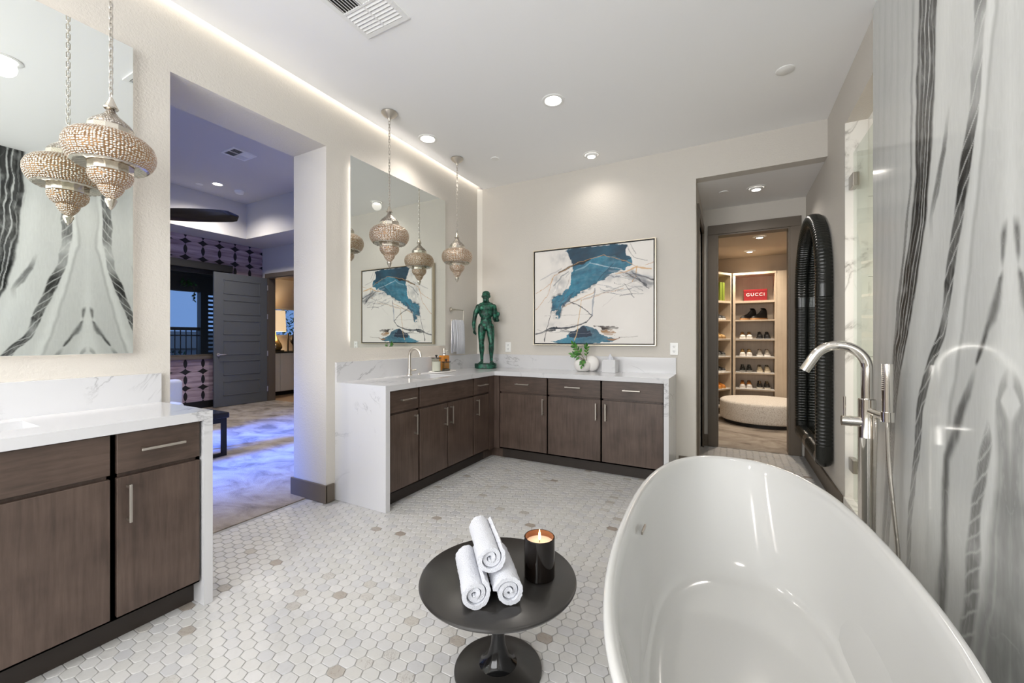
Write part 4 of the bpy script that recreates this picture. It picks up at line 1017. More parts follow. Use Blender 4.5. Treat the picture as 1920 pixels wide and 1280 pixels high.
# ================================================================== SIDE TABLE, TOWELS, CANDLE
TX, TY, TT = -0.770, 1.322, 0.355
t = thing('side_table', 'low round black pedestal table holding towels and a candle', 'side table', (TX, TY, 0))
MB().lathe([(0.0, TT), (0.285, TT), (0.291, TT - 0.003), (0.293, TT - 0.008), (0.288, TT - 0.016), (0.20, TT - 0.020), (0.0, TT - 0.020)], (TX, TY, 0), 96).build('table_top', 'black_table', t, smooth=True)
MB().lathe([(0.0, TT - 0.020), (0.060, TT - 0.020), (0.060, TT - 0.026), (0.040, TT - 0.045), (0.024, TT - 0.065), (0.0195, TT - 0.10), (0.019, 0.19), (0.021, 0.15), (0.027, 0.10), (0.040, 0.058), (0.058, 0.034), (0.075, 0.024)], (TX, TY, 0), 48).build('pedestal', 'black_gloss', t, smooth=True)
MB().lathe([(0.06, 0.030), (0.075, 0.025), (0.11, 0.018), (0.150, 0.013), (0.163, 0.009), (0.165, 0.004), (0.163, 0.0), (0.0, 0.0)], (TX, TY, 0), 72).build('base', 'black_table', t, smooth=True)
def towel_roll(p0, p1, r, label, seed, squash=1.0):
    p0, p1 = Vector(p0), Vector(p1); ax = (p1 - p0); L = ax.length; ax.normalize()
    up = Vector((0, 0, 1)); sd = ax.cross(up).normalized()
    rs = np.random.RandomState(seed); turns = 2.6; n_ = 120; nl = 30
    ph0 = rs.rand() * 2 * PI
    th = [2 * PI * turns * i / n_ for i in range(n_ + 1)]
    step = r * 0.84 / turns
    m = MB(); rows_o, rows_i = [], []
    for a_ in range(nl + 1):
        s = a_ / nl; ro, ri = [], []
        for i, q in enumerate(th):
            base = r * 0.16 + step * q / (2 * PI)
            fray = 0.0012 * math.sin(q * 3 + s * 5 + seed) + 0.0004 * math.sin(q * 17 + s * 31) + 0.0026 * (rs.rand() - 0.5)
            ee = 0.010 * (math.cos(q * 0.5) if (a_ == 0 or a_ == nl) else 0)
            rad_o = base + fray * (0.35 if i < n_ * .6 else 1.0); rad_i = max(0.003, base - step * 0.80 + fray * 0.3)
            pos = p0 + ax * (L * s + (ee * 0.5 if a_ == nl else -ee * 0.5))
            def pt(rd):
                v_ = sd * (math.cos(q + ph0) * rd) + up * (math.sin(q + ph0) * rd * squash)
                return pos + v_
            ro.append(pt(rad_o)); ri.append(pt(rad_i))
        rows_o.append(ro); rows_i.append(ri)
    rings_ = [o + list(reversed(i)) for o, i in zip(rows_o, rows_i)]
    m.rings(rings_, True)
    for row_o, row_i, in ((rows_o[0], rows_i[0]), (rows_o[-1], rows_i[-1])): m.rings([row_o, row_i], False)
    bmesh.ops.remove_doubles(m.bm, verts=m.bm.verts, dist=1e-5)
    zmin = min(v.co.z for v in m.bm.verts)
    o = m.build('rolled_towel', 'terry', org=((p0 + p1) / 2), smooth=True, angle=80)
    return tag(o, label, 'towel', 'white rolled towels on the side table'), zmin
dirv = Vector((-0.655, 0.756, 0)).normalized(); TLn = 0.245
a0 = Vector((-0.735, 1.113, TT + 0.058)); b0 = Vector((-0.647, 1.185, TT + 0.058))
for p, rr_, lab, sd_ in ((a0, 0.054, 'white rolled terry towel lying on the table, on the side away from the candle', 3), (b0, 0.054, 'white rolled terry towel lying on the table, on the side by the candle', 8)):
    o, zm = towel_roll(p, p + dirv * TLn, rr_, lab, sd_); o.location.z += TT - zm + 0.0005
c0 = (a0 + b0) / 2 + Vector((0, 0, 0.086)) + dirv * 0.035
towel_roll(c0, c0 + dirv * TLn, 0.054, 'white rolled terry towel resting on top of the other two', 14)
CX, CY = -0.628, 1.386
t = thing('candle', 'lit candle in a tall black glass tumbler on the side table', 'candle', (CX, CY, TT))
R_ = 0.057
MB().lathe([(0.0, 0.001), (R_ - 0.003, 0.001), (R_, 0.005), (R_, 0.148), (R_ - 0.002, 0.150), (R_ - 0.004, 0.148), (R_ - 0.004, 0.118)], (CX, CY, TT), 48).build('glass_tumbler', flat('smoked_glass', S(18, 13, 10), 0.07), t, smooth=True)
tl = NT('amber_glass_inside').P(Base_Color=S(112, 70, 42), Roughness=0.15); MB().lathe([(R_ - 0.0042, 0.149), (R_ - 0.0046, 0.118)], (CX, CY, TT), 48).build('tumbler_lining', tl.m, t, smooth=True)
MB().lathe([(0.0, 0.126), (R_ - 0.005, 0.127), (R_ - 0.005, 0.11), (0, 0.11)], (CX, CY, TT), 40).build('wax', 'wax', t, smooth=True)
MB().cyl((CX, CY, TT + 0.125), (CX, CY, TT + 0.137), 0.0012, seg=6).build('wick', 'black', t)
MB().lathe([(0.0, 0.134), (0.0035, 0.139), (0.005, 0.146), (0.0042, 0.156), (0.0020, 0.168), (0.0, 0.176)], (CX, CY, TT), 14).build('flame', 'flame', t, smooth=True)
l = bpy.data.lights.new('candle_glow', 'POINT'); l.energy = 0.10; l.color = (1, 0.6, 0.3); l.shadow_soft_size = 0.008
b = bpy.data.objects.new('candle_glow', l); COL.objects.link(b); b.parent = t; b.location = (0, 0, 0.17)

# ================================================================== COUNTER ITEMS
t = thing('faucet', 'brushed nickel gooseneck sink faucet with a side lever', 'faucet', (-2.601, 2.845, HC))
fx, fy = -2.601, 2.845; k = dict(parent=t, smooth=True)
MB().lathe([(0.0, 0.0), (0.027, 0.0), (0.027, 0.006), (0.020, 0.010), (0.017, 0.014), (0.017, 0.060), (0.0125, 0.064)], (fx, fy, HC), 24).build('base', 'nickel', **k)
pts = [(fx, fy, HC + 0.05), (fx, fy, HC + 0.12)] + [Vector((fx + 0.065 - 0.065 * math.cos(a), fy, HC + 0.180 + 0.065 * math.sin(a))) for a in [math.radians(165) * i / 18 for i in range(19)]]
pts.append(Vector(pts[-1]) + Vector((0.006, 0, -0.025)))
MB().tube(pts, 0.0135, 14).build('spout', 'nickel', **k)
MB().tube([(fx, fy, HC + 0.042), (fx + 0.012, fy + 0.03, HC + 0.042), (fx + 0.02, fy + 0.065, HC + 0.046)], 0.0075, 10).build('lever', 'nickel', **k)
m = MB().lathe([(0.0, 0.0), (0.013, 0.0), (0.013, 0.004), (0.008, 0.012), (0.0, 0.013)], (-2.585, 2.955, HC), 16)
tag(m.build('sink_button', 'nickel', org=(-2.585, 2.955, HC), smooth=True), 'small round nickel button on the counter next to the gooseneck faucet', 'button')
def oblong(cx, cy, hw, hl, z, n_=4.0, seg=40, rot=0.0):
    r = []
    for i in range(seg):
        th = 2 * PI * i / seg; c, s = math.cos(th), math.sin(th)
        x_, y_ = hw * math.copysign(abs(c) ** (2 / n_), c), hl * math.copysign(abs(s) ** (2 / n_), s)
        r.append((cx + x_ * math.cos(rot) - y_ * math.sin(rot), cy + x_ * math.sin(rot) + y_ * math.cos(rot), z))
    return r
TRX_, TRY_, TRR = -2.548, 3.265, 0.0
m = MB(); m.rings([oblong(TRX_, TRY_, .074, .150, HC + .0005), oblong(TRX_, TRY_, .080, .158, HC + .004), oblong(TRX_, TRY_, .080, .158, HC + .013), oblong(TRX_, TRY_, .076, .154, HC + .015), oblong(TRX_, TRY_, .070, .148, HC + .011)], True, True, True)
tag(m.build('vanity_tray', 'ceramic', org=(TRX_, TRY_, HC), smooth=True), 'oblong white tray holding jars and the amber bottle', 'tray')
ZT = HC + 0.0112
def canister(x, y, h, r, label, fill, fh):
    t = thing('canister', label, 'jar', (x, y, ZT)); k = dict(parent=t, smooth=True)
    MB().lathe([(0.0, 0.0), (r, 0.0), (r, h), (r - .003, h), (r - .003, .006), (0.0, .006)], (x, y, ZT), 28).build('glass_body', 'glass', **k)
    MB().lathe([(0.0, .007), (r - .005, .007), (r - .005, fh), (r * .6, fh + .006), (0, fh + .004)], (x, y, ZT), 24).build('contents', fill, **k)
    ld = MB().lathe([(0.0, h + .0005), (r + .003, h + .0005), (r + .003, h + .008), (0.0, h + .009)], (x, y, ZT), 28).build('lid', 'black_gloss', **k)
    MB().lathe([(0.0, h + .008), (.004, h + .009), (.005, h + .016), (.013, h + .026), (.012, h + .034), (.004, h + .036), (0, h + .035)], (x, y, ZT), 16).build('knob', 'black_gloss', parent=ld, smooth=True)
canister(-2.548, 3.165, 0.132, 0.046, 'tall glass jar with a black lid, filled with cotton, on the white tray', 'cotton', 0.10)
canister(-2.515, 3.278, 0.088, 0.044, 'short glass jar with a black lid on the white tray', 'wood', 0.02)
bx, by = -2.590, 3.345
t = thing('soap_bottle', 'square amber soap bottle with a chrome pump on the white tray', 'soap bottle', (bx, by, ZT))
MB().box(bx - .030, bx + .030, by - .052, by + .052, ZT, ZT + .155, .010, 3).build('bottle', 'amber', t, smooth=True)
MB().lathe([(.014, .153), (.014, .170), (.009, .172), (.009, .192), (.021, .193), (.022, .225), (.018, .229), (0, .229)], (bx, by, ZT), 20).build('pump', 'chrome', t, smooth=True)
MB().tube([(bx, by, ZT + .2), (bx + .03, by - .01, ZT + .205), (bx + .05, by - .015, ZT + .198)], .006, 8).build('nozzle', 'chrome', t, smooth=True)
MB().cyl((bx, by, ZT + .170), (bx, by, ZT + .178), .0145, seg=16).build('collar', 'black', t)
# outlets
for x, lab in ((-2.287, 'white wall outlet beside the bronze statue'), (-0.471, 'white wall outlet by the counter end nearest the alcove')):
    t = thing('wall_outlet', lab, 'outlet', (x, YB - .004, 1.145), 'wall outlets above the long counter')
    MB().box(x - .036, x + .036, YB - .007, YB - .0005, 1.087, 1.203, .002, 1).build('cover_plate', 'plastic', t)
    for z in (1.122, 1.168):
        f_ = MB().box(x - .018, x + .018, YB - .0085, YB - .007, z - .016, z + .016, .001, 1).build('socket', 'plastic', t)
        m = MB(); m.box(x - .009, x - .006, YB - .0092, YB - .0084, z - .004, z + .008); m.box(x + .006, x + .009, YB - .0092, YB - .0084, z - .004, z + .008); m.cyl((x, YB - .0092, z - .009), (x, YB - .0084, z - .009), .003, seg=8)
        m.build('slots', 'slot', f_)
# vase with zamioculcas cutting
vx, vy = -1.338, 4.028
t = thing('vase', 'round matte white vase with a slanted mouth and a green leafy cutting', 'vase', (vx, vy, HC))
m = MB()
rr = []
for z, r in ((0.001, .045), (.006, .058), (.025, .076), (.055, .087), (.085, .088), (.112, .080), (.135, .066), (.150, .050), (.152, .044), (.146, .042), (.12, .055)):
    rr.append([(vx + r * math.cos(2 * PI * i / 36), vy + r * math.sin(2 * PI * i / 36), HC + z - (0.30 * max(0, z - .08)) * (1 + math.cos(2 * PI * i / 36 + 0.6))) for i in range(36)])
m.rings(rr, True, True, False); m.build('body', 'ceramic', t, smooth=True, angle=60)
m = MB().ball((vx + .082, vy + .040, HC + .081), .081, 28, (1.0, .66, 1.0)); m.build('rear_lobe', 'ceramic', t, smooth=True)
def leaf_mesh():
    m = MB(); n_ = 6; L_, W_ = 1.0, 0.22
    for sgn in (1, -1):
        rows = [[(s * L_, sgn * W_ * math.sin(PI * min(1, s ** .8)) * q, 0.06 * math.sin(PI * s) + 0.05 * q) for q in (0, .5, 1)] for s in [i / n_ for i in range(n_ + 1)]]
        m.rings(rows, False)
    bmesh.ops.remove_doubles(m.bm, verts=m.bm.verts, dist=1e-5); return m
lm = leaf_mesh().build('leaf', 'leaf', t, org=(0, 0, 0), smooth=True); leaf_me = lm.data; bpy.data.objects.remove(lm)
leaf_me2 = leaf_me.copy(); leaf_me2.materials.clear(); leaf_me2.materials.append(M['leaf_dark'])
rs = random.Random(5)
mouth = Vector((vx + .03, vy - .02, HC + .115))
for si, (P, nleaf, sz) in enumerate(((((0, 0, 0), (-.03, -.02, .06), (-.075, -.05, .125), (-.105, -.06, .165)), 11, .052), (((0, 0, 0), (-.05, -.02, .035), (-.09, -.03, .055), (-.115, -.03, .06)), 8, .05), (((.015, 0, 0), (.022, -.01, .05), (.03, -.02, .11), (.034, -.03, .145)), 8, .045), (((0, -.02, 0), (.0, -.06, .005), (.0, -.085, -.02), (.0, -.095, -.05)), 8, .042))):
    path = smooth_path([mouth + Vector(p) for p in P], 8)
    st = MB().tube(path, .0028, 6).build('stem', 'stem', t, smooth=True)
    for i in range(nleaf):
        q = path[int(len(path) * (0.35 + 0.64 * i / nleaf)) if i < nleaf - 1 else -1]
        tg = (path[-1] - path[-6]).normalized(); sd_ = tg.cross(Vector((0, -1, 0.2))).normalized() * (1 if i % 2 else -1)
        d_ = (tg * 0.8 + sd_ * (1.0 if i < nleaf - 1 else 0) + Vector((rs.uniform(-.2, .2), -.25, rs.uniform(-.1, .2)))).normalized()
        o = bpy.data.objects.new('leaf', leaf_me if (i + si) % 3 else leaf_me2); COL.objects.link(o); o.parent = t
        o.location = q - Vector((vx, vy, HC)); o.rotation_mode = 'QUATERNION'
        zq = Vector((0.2, -0.9, 0.4)); yq = zq.cross(d_).normalized(); zz = d_.cross(yq)
        o.rotation_quaternion = Matrix((d_, yq, zz)).transposed().to_quaternion(); s_ = sz * rs.uniform(.8, 1.15); o.scale = (s_, s_ * 1.1, s_)
# tissue box
t = thing('tissue_box', 'cube white marble tissue box with a tissue sticking out', 'tissue box', (-1.055, 4.035, HC))
MB().box(-1.122, -0.988, 3.968, 4.102, HC + .0005, HC + .130, .003, 2).build('box_cover', 'quartz', t)
rr = []
for z, r, ph in ((.128, .030, 0), (.145, .024, .3), (.165, .012, .7), (.182, .004, 1.0)):
    rr.append([(-1.055 + r * (1 + .25 * math.sin(3 * a + ph)) * math.cos(a), 4.035 + .5 * r * (1 + .3 * math.cos(4 * a)) * math.sin(a), HC + z) for a in [2 * PI * i / 24 for i in range(24)]])
MB().rings(rr, True, False, True).build('tissue', 'terry', t, smooth=True)
# towel ring and hand towel
t = thing('towel_ring', 'squared nickel towel ring fixed to the wall between mirror and corner', 'towel ring', (XL, 3.60, 1.556))
m = MB(); m.cyl((XL + .001, 3.585, 1.560), (XL + .012, 3.585, 1.560), .026, seg=20); m.cyl((XL + .012, 3.585, 1.560), (XL + .055, 3.585, 1.560), .010, seg=14); m.build('mount', 'nickel', t, smooth=True)
m = MB(); X_ = XL + .055
for a, b in (((X_, 3.525, 1.56), (X_, 3.750, 1.56)), ((X_, 3.750, 1.56), (X_, 3.750, 1.440)), ((X_, 3.750, 1.440), (X_, 3.525, 1.440))): m.cyl(a, b, .0055, seg=10)
m.build('ring', 'nickel', t, smooth=True)
m = MB()
def towel_sheet(m, y0, y1, zb0, zb1, off):
    rows = []; n_ = 18
    for i in range(n_ + 1):
        y = y0 + (y1 - y0) * i / n_; wv = .004 * math.sin(i * 1.1) + .003 * math.sin(i * .5 + 1)
        prof = [(-.022 + wv, zb0), (-.020 + wv, 1.25), (-.014, 1.40), (-.009, 1.438), (0, 1.449), (.009, 1.438), (.014 + off, 1.40), (.022 + off + wv, 1.25), (.025 + off - wv, zb1)]
        rows.append([(X_ + a, y, z) for a, z in prof])
    m.rings(rows, False)
towel_sheet(m, 3.545, 3.585, 1.085, 1.10, 0); towel_sheet(m, 3.592, 3.742, 1.10, 1.075, .004)
o = m.build('hand_towel', 'terry', org=(X_, 3.64, 1.08), smooth=True, angle=80); sm_ = o.modifiers.new('thickness', 'SOLIDIFY'); sm_.thickness = .007
tag(o, 'white hand towel folded over the squared nickel ring', 'towel')

# ================================================================== STATUE
sx_, sy_, sz_ = -2.470, 3.965, HC
t = thing('statue', 'green patina bronze statue of a standing bearded figure on an oval plinth', 'statue', (sx_, sy_, sz_))
fwd = Vector((0.40, -0.917, 0)).normalized(); lft = Vector((fwd.y * -1, fwd.x, 0))   # lft = figure's left (viewer's right)
Z0 = 0.052; HT = 0.838
def W(l, f, z): return Vector((sx_, sy_, sz_)) + lft * (l * HT) + fwd * (f * HT) + Vector((0, 0, Z0 + z * HT))
bm = MB()
def limb(pts, seg=14):
    """tapered chain with round joints: (l,f,z,r)"""
    for (a, b) in zip(pts[:-1], pts[1:]):
        bm.cyl(W(*a[:3]), W(*b[:3]), a[3] * HT, b[3] * HT, seg)
    for p in pts: bm.ball(W(*p[:3]), p[3] * HT, seg)
RQ = Matrix((lft, fwd, Vector((0, 0, 1)))).transposed().to_quaternion()
def ell(l, f, z, rl, rf, rz): bm.ball(W(l, f, z), HT, 16, (rl, rf, rz), RQ)
# standing (left from the viewer) leg, then the relaxed one set forward
limb([(-.052, 0, .50, .060), (-.060, .004, .40, .052), (-.062, .012, .285, .036), (-.060, -.004, .20, .038), (-.060, -.010, .10, .024), (-.060, -.012, .035, .021)])
limb([(.052, .004, .50, .060), (.072, .030, .39, .051), (.082, .055, .280, .036), (.078, .040, .195, .037), (.076, .028, .10, .024), (.076, .022, .035, .021)])
for l0, f0, tw in ((-.060, -.012, -.01), (.076, .022, .035)):
    ell(l0 + tw * .3, f0 + .030, .016, .030, .062, .017); ell(l0, f0 - .012, .022, .022, .026, .020); ell(l0 + tw * .7, f0 + .070, .010, .031, .026, .011)
    for q in range(5): ell(l0 + tw + (q - 2) * .011, f0 + .090 - abs(q - 1.5) * .006, .008, .007, .012, .008)
ell(0, 0, .525, .092, .068, .060); ell(0, .001, .565, .082, .062, .060); ell(0, .002, .60, .076, .058, .070); ell(0, .004, .68, .096, .066, .080); ell(0, .002, .755, .112, .068, .070); ell(0, -.008, .80, .108, .045, .034); ell(0, -.010, .828, .062, .040, .030); ell(-.080, -.004, .778, .050, .046, .040); ell(.080, -.004, .778, .050, .046, .040); ell(-.048, -.008, .812, .052, .034, .024); ell(.048, -.008, .812, .052, .034, .024)
for s in (-1, 1):
    ell(s * .046, .048, .758, .046, .026, .034); ell(s * .040, -.052, .50, .050, .042, .052); ell(s * .022, .050, .66, .018, .016, .022); ell(s * .022, .050, .62, .018, .016, .020)
    ell(s * .085, -.03, .72, .03, .035, .06)
ell(0, .058, .485, .024, .020, .026)
limb([(0, -.006, .80, .044), (0, .004, .862, .042)])
# head
ell(0, .006, .925, .052, .062, .068); ell(0, .020, .892, .044, .048, .042); ell(0, .042, .868, .034, .030, .036); ell(0, .062, .925, .010, .014, .020); ell(0, .050, .945, .034, .014, .010)
ell(0, .056, .893, .018, .010, .007); ell(0, -.008, .950, .056, .062, .048)
for s in (-1, 1): ell(s * .053, .000, .918, .010, .016, .020); ell(s * .018, .054, .935, .008, .006, .006)
# hanging arm with fist (viewer's left)
limb([(-.106, -.006, .776, .039), (-.144, -.010, .700, .034), (-.162, -.010, .620, .027), (-.170, .006, .540, .026), (-.160, .022, .465, .018)])
ell(-.156, .028, .430, .020, .024, .028)
for q in range(4): limb([(-.146 - .001 * q, .046 - q * .010, .424, .0085), (-.136, .048 - q * .010, .408, .0085), (-.142, .040 - q * .008, .396, .008)], 8)
limb([(-.150, .048, .440, .009), (-.138, .056, .425, .008), (-.132, .050, .410, .008)], 8)
# bent arm held forward and out (viewer's right)
limb([(.106, -.006, .776, .039), (.122, -.024, .70, .036), (.114, -.034, .612, .030), (.142, .03, .600, .026), (.166, .062, .638, .019)])
ell(.172, .068, .660, .022, .022, .026)
for q in range(4): limb([(.168, .086, .652 + q * .011, .0085), (.182, .094, .654 + q * .011, .0085), (.192, .084, .656 + q * .011, .008)], 8)
limb([(.164, .070, .684, .009), (.174, .086, .698, .008)], 8)
bm.cyl(W(.120, -.01, .586), W(.172, .060, .590), .020 * HT, .024 * HT, 12)
raw = bm.build('figure_raw', 'patina', t)
md = raw.modifiers.new('remesh', 'REMESH'); md.mode = 'VOXEL'; md.voxel_size = 0.0042; md.use_smooth_shade = True
s2 = raw.modifiers.new('smooth', 'SMOOTH'); s2.factor = 0.5; s2.iterations = 3
dg = bpy.context.evaluated_depsgraph_get(); dg.update()
fme = bpy.data.meshes.new_from_object(raw.evaluated_get(dg)); fme.name = 'figure'
bpy.data.objects.remove(raw)
fme.polygons.foreach_set('use_smooth', [True] * len(fme.polygons))
if not fme.materials: fme.materials.append(M['patina'])
o = bpy.data.objects.new('figure', fme); COL.objects.link(o); o.parent = t
rg = []
for k_, z in ((-.006, .0005), (0, .006), (.001, .028), (0, .048), (-.006, .054)):
    rg.append([tuple(Vector((sx_, sy_, sz_)) + lft * (.125 + k_) * math.copysign(abs(math.cos(a)) ** .85, math.cos(a)) + fwd * (.030 + (.098 + k_) * math.copysign(abs(math.sin(a)) ** .85, math.sin(a))) + Vector((0, 0, z + .002 * math.sin(a * 5)))) for a in [2 * PI * i / 40 for i in range(40)]])
MB().rings(rg, True, True, True).build('plinth', 'patina', t, smooth=True)

# ================================================================== RIBBED ARCH MIRROR
t = thing('arch_mirror', 'tall arched mirror in a thick black ribbed leather frame on the alcove wall', 'mirror', (XR, 4.535, 0.24))
y0, y1, zb, zs = 3.963, 5.107, 0.302, 1.722; ra = (y1 - y0) / 2; yc = (y0 + y1) / 2
def frame_path(u):
    """arc-length param starting at the bottom of the near leg, going up, over and around"""
    L1 = zs - zb; L2 = PI * ra; L3 = L1; L4 = y1 - y0
    if u < L1: return (y0, zb + u), (0, 1)
    u -= L1
    if u < L2:
        a = PI - u / ra; return (yc + ra * math.cos(a), zs + ra * math.sin(a)), (math.sin(a), -math.cos(a))
    u -= L2
    if u < L3: return (y1, zs - u), (0, -1)
    u -= L3
    return (y1 - u, zb), (-1, 0)
LT = 2 * (zs - zb) + PI * ra + (y1 - y0); per = 0.027; BANDS = []
L1 = zs - zb; L2 = PI * ra
for a, b in ((0.0, .10), (1.27, 1.37), (L1 + L2 + .06, L1 + L2 + .16), (2 * L1 + L2 - .10, 2 * L1 + L2 + .06), (2 * L1 + L2 + .50, 2 * L1 + L2 + .64), (LT - .07, LT)): BANDS.append((a, b))
def sect(p, tn, sc, ins=1.0):
    """rounded section: q across (in wall plane), x away from wall"""
    nv = Vector((0, -tn[1], tn[0])); out = []
    hw, hd = .0625 * sc, .056 * sc
    for i in range(16):
        a = 2 * PI * i / 16; c, s = math.cos(a), math.sin(a)
        q = hw * math.copysign(abs(c) ** .72, c); x = hd * math.copysign(abs(s) ** .72, s)
        out.append(Vector((XR - .058 + x, p[0], p[1])) + nv * q)
    return out
def sweep(a, b, rib):
    n_ = max(6, int((b - a) / (per / 6 if rib else .012))); rr = []
    for i in range(n_ + 1):
        u = a + (b - a) * i / n_; p, tn = frame_path(min(u, LT - 1e-6))
        sc = (0.90 + 0.10 * abs(math.sin(PI * u / per)) ** .7) if rib else 1.0
        rr.append(sect(p, tn, sc))
    return rr
edges = [0.0]
for a, b in BANDS: edges += [a, b]
edges.append(LT); prev = 0.0
for a, b in BANDS:
    if a - prev > .02: MB().rings(sweep(prev, a, True), True, True, True).build('ribbed_tube', 'leather', t, smooth=True, angle=50)
    # a smooth cuff; corners are built from the two legs meeting
    segs = [(a, b)]
    for cpt in (2 * L1 + L2,):
        if a < cpt < b: segs = [(a, cpt), (cpt + 1e-5, b)]
    for s_ in segs: MB().rings(sweep(s_[0], s_[1], False), True, True, True).build('smooth_cuff', 'leather', t, smooth=True, angle=50)
    prev = b
for (yy, zz) in ((y0, zb), (y1, zb)):
    m = MB().ball((XR - .058, yy, zz), 1.0, 18, (.056, .064, .064)); m.build('corner_cap', 'leather', t, smooth=True)
P = [(XR - .012, y0, zb), (XR - .012, y1, zb)] + [(XR - .012, yc + ra * math.cos(a), zs + ra * math.sin(a)) for a in [PI * i / 32 for i in range(33)]]
MB().poly(P, (.008, 0, 0)).build('mirror_glass', 'mirror', t)
# ================================================================== CLOSET
SHZ = [0.135, 0.408, 0.679, 0.942, 1.231, 1.555, 1.870]
SY = 7.75
t = thing('shoe_shelf', 'light oak shoe shelving bay with seven shelves facing the closet door', 'shelf', (0.36, SY, 0))
MB().box(0.043, 0.082, SY, SY + 0.32, 0, 2.335).build('side_panel', 'shelf', t); MB().box(0.636, 0.660, SY, SY + 0.32, 0, 2.335).build('side_panel', 'shelf', t)
MB().box(0.082, 0.636, SY + 0.305, SY + 0.32, 0, 2.335).build('back_panel', 'shelf', t); MB().box(0.043, 0.660, SY - 0.004, SY + 0.32, 2.300, 2.335).build('top_board', 'shelf', t)
for i, z in enumerate(SHZ):
    th = 0.036 if i == 6 else 0.022
    s = MB().box(0.082, 0.636, SY, SY + 0.305, z - th, z).build('shelf_board', 'shelf', t)
    if 1 <= i <= 4: MB().box(0.088, 0.630, SY - 0.010, SY + 0.24, z, z + 0.010).build('white_liner', 'white', s)
ang = math.atan2(-0.852, -0.524)
lv = thing('shoe_shelf', 'light oak shoe shelving bay set at an angle beside the other bay', 'shelf', (0.022, SY - 0.012, 0), None, ang)
ORG[lv.name] = Vector((0, 0, 0)); LW = 0.72
def bld(m, n_, mt, p): return m.build(n_, mt, p, org=(0, 0, 0))
bld(MB().box(0.0, 0.024, -0.30, 0, 0, 2.335), 'side_panel', 'shelf', lv); bld(MB().box(LW - 0.024, LW, -0.30, 0, 0, 2.335), 'side_panel', 'shelf', lv)
bld(MB().box(0.0, LW, -0.315, -0.30, 0, 2.335), 'back_panel', 'shelf', lv); bld(MB().box(0, LW, -0.30, 0.003, 2.300, 2.335), 'top_board', 'shelf', lv)
for i, z in enumerate(SHZ):
    s = bld(MB().box(0.024, LW - 0.024, -0.30, 0, z - (0.036 if i == 6 else 0.022), z), 'shelf_board', 'shelf', lv)
    if 1 <= i <= 4: bld(MB().box(0.03, LW - 0.03, -0.22, 0.008, z, z + 0.010), 'white_liner', 'white', s)
tag(MB().box(0.661, 1.35, SY + 0.002, SY + 0.30, 0, 2.335).build('closet_panel', 'shelf', org=(1.0, SY, 0)), 'tall plain light oak cabinet panel right of the shoe shelves', 'closet panel')

def shoe_meshes(up, sole, lace, collar, boot=False, cap=None):
    W_ = [(0, .022), (.1, .034), (.3, .034), (.5, .037), (.7, .0425), (.85, .041), (.95, .033), (1, .014)]
    H_ = [(0, .150), (.06, .168), (.28, .168), (.40, .12), (.55, .078), (.75, .055), (.9, .045), (1, .026)] if boot else [(0, .075), (.1, .090), (.28, .084), (.42, .096), (.58, .076), (.75, .056), (.9, .045), (1, .026)]
    ip = lambda T, s: float(np.interp(s, [a for a, _ in T], [b for _, b in T]))
    rows = []; so = []; N = 18
    for i in range(N + 1):
        s = i / N; y = .14 - .28 * s; w = ip(W_, s); h = ip(H_, s)
        rows.append([(w * math.cos(PI * j / 10) * (1 - .25 * (math.sin(PI * j / 10) ** 2) * (1 if s < .5 else .3)), y, .022 + h * math.sin(PI * j / 10) ** .75) for j in range(11)])
    m1 = MB(); m1.rings(rows, True, True, True)
    out = [(ip(W_, i / N) + .004, .145 - .29 * i / N) for i in range(N + 1)]
    out = out + [(-x, y) for x, y in reversed(out)]
    m2 = MB().rings([[(x * .97, y, .0) for x, y in out], [(x, y, .006) for x, y in out], [(x, y, .026) for x, y in out], [(x * .96, y, .028) for x, y in out]], True, True, True)
    m3 = MB().ball((0, .075, .165 + .022 if boot else .104), 1, 14, (.026, .042, .012))
    m4 = MB()
    for q in range(4):
        s = .45 + q * .075; y = .14 - .28 * s; w = ip(W_, s) * .62; z = .024 + ip(H_, s)
        m4.tube([(-w, y + .006, z - .022), (0, y, z + .001), (w, y - .006, z - .022)], .0035, 5)
    ps = [('upper', m1, up), ('sole', m2, sole), ('collar', m3, collar), ('laces', m4, lace)]
    if cap is not None: ps.append(('toe_cap', MB().ball((0, -.105, .040), 1, 14, (.043, .042, .030)), cap))
    return ps
SHM = {}
def cm(c):
    if c not in SHM: SHM[c] = flat('shoe_%d_%d_%d' % c, S(*c), 0.55)
    return SHM[c]
KINDS = {}
def shoe(kind, x, y, z, rot, label, group):
    t = thing('shoe', label, 'shoe', (x, y, z), group, rot)
    if kind not in KINDS:
        obs = []
        for n_, m, c in shoe_meshes(**STY[kind]): obs.append(m.build(n_, cm(c), t, org=(0, 0, 0), smooth=True))
        KINDS[kind] = obs
    else:
        for q in KINDS[kind]:
            c = q.copy(); COL.objects.link(c); c.parent = t
K0, WH, TAN = (20, 19, 20), (232, 228, 222), (176, 132, 78)
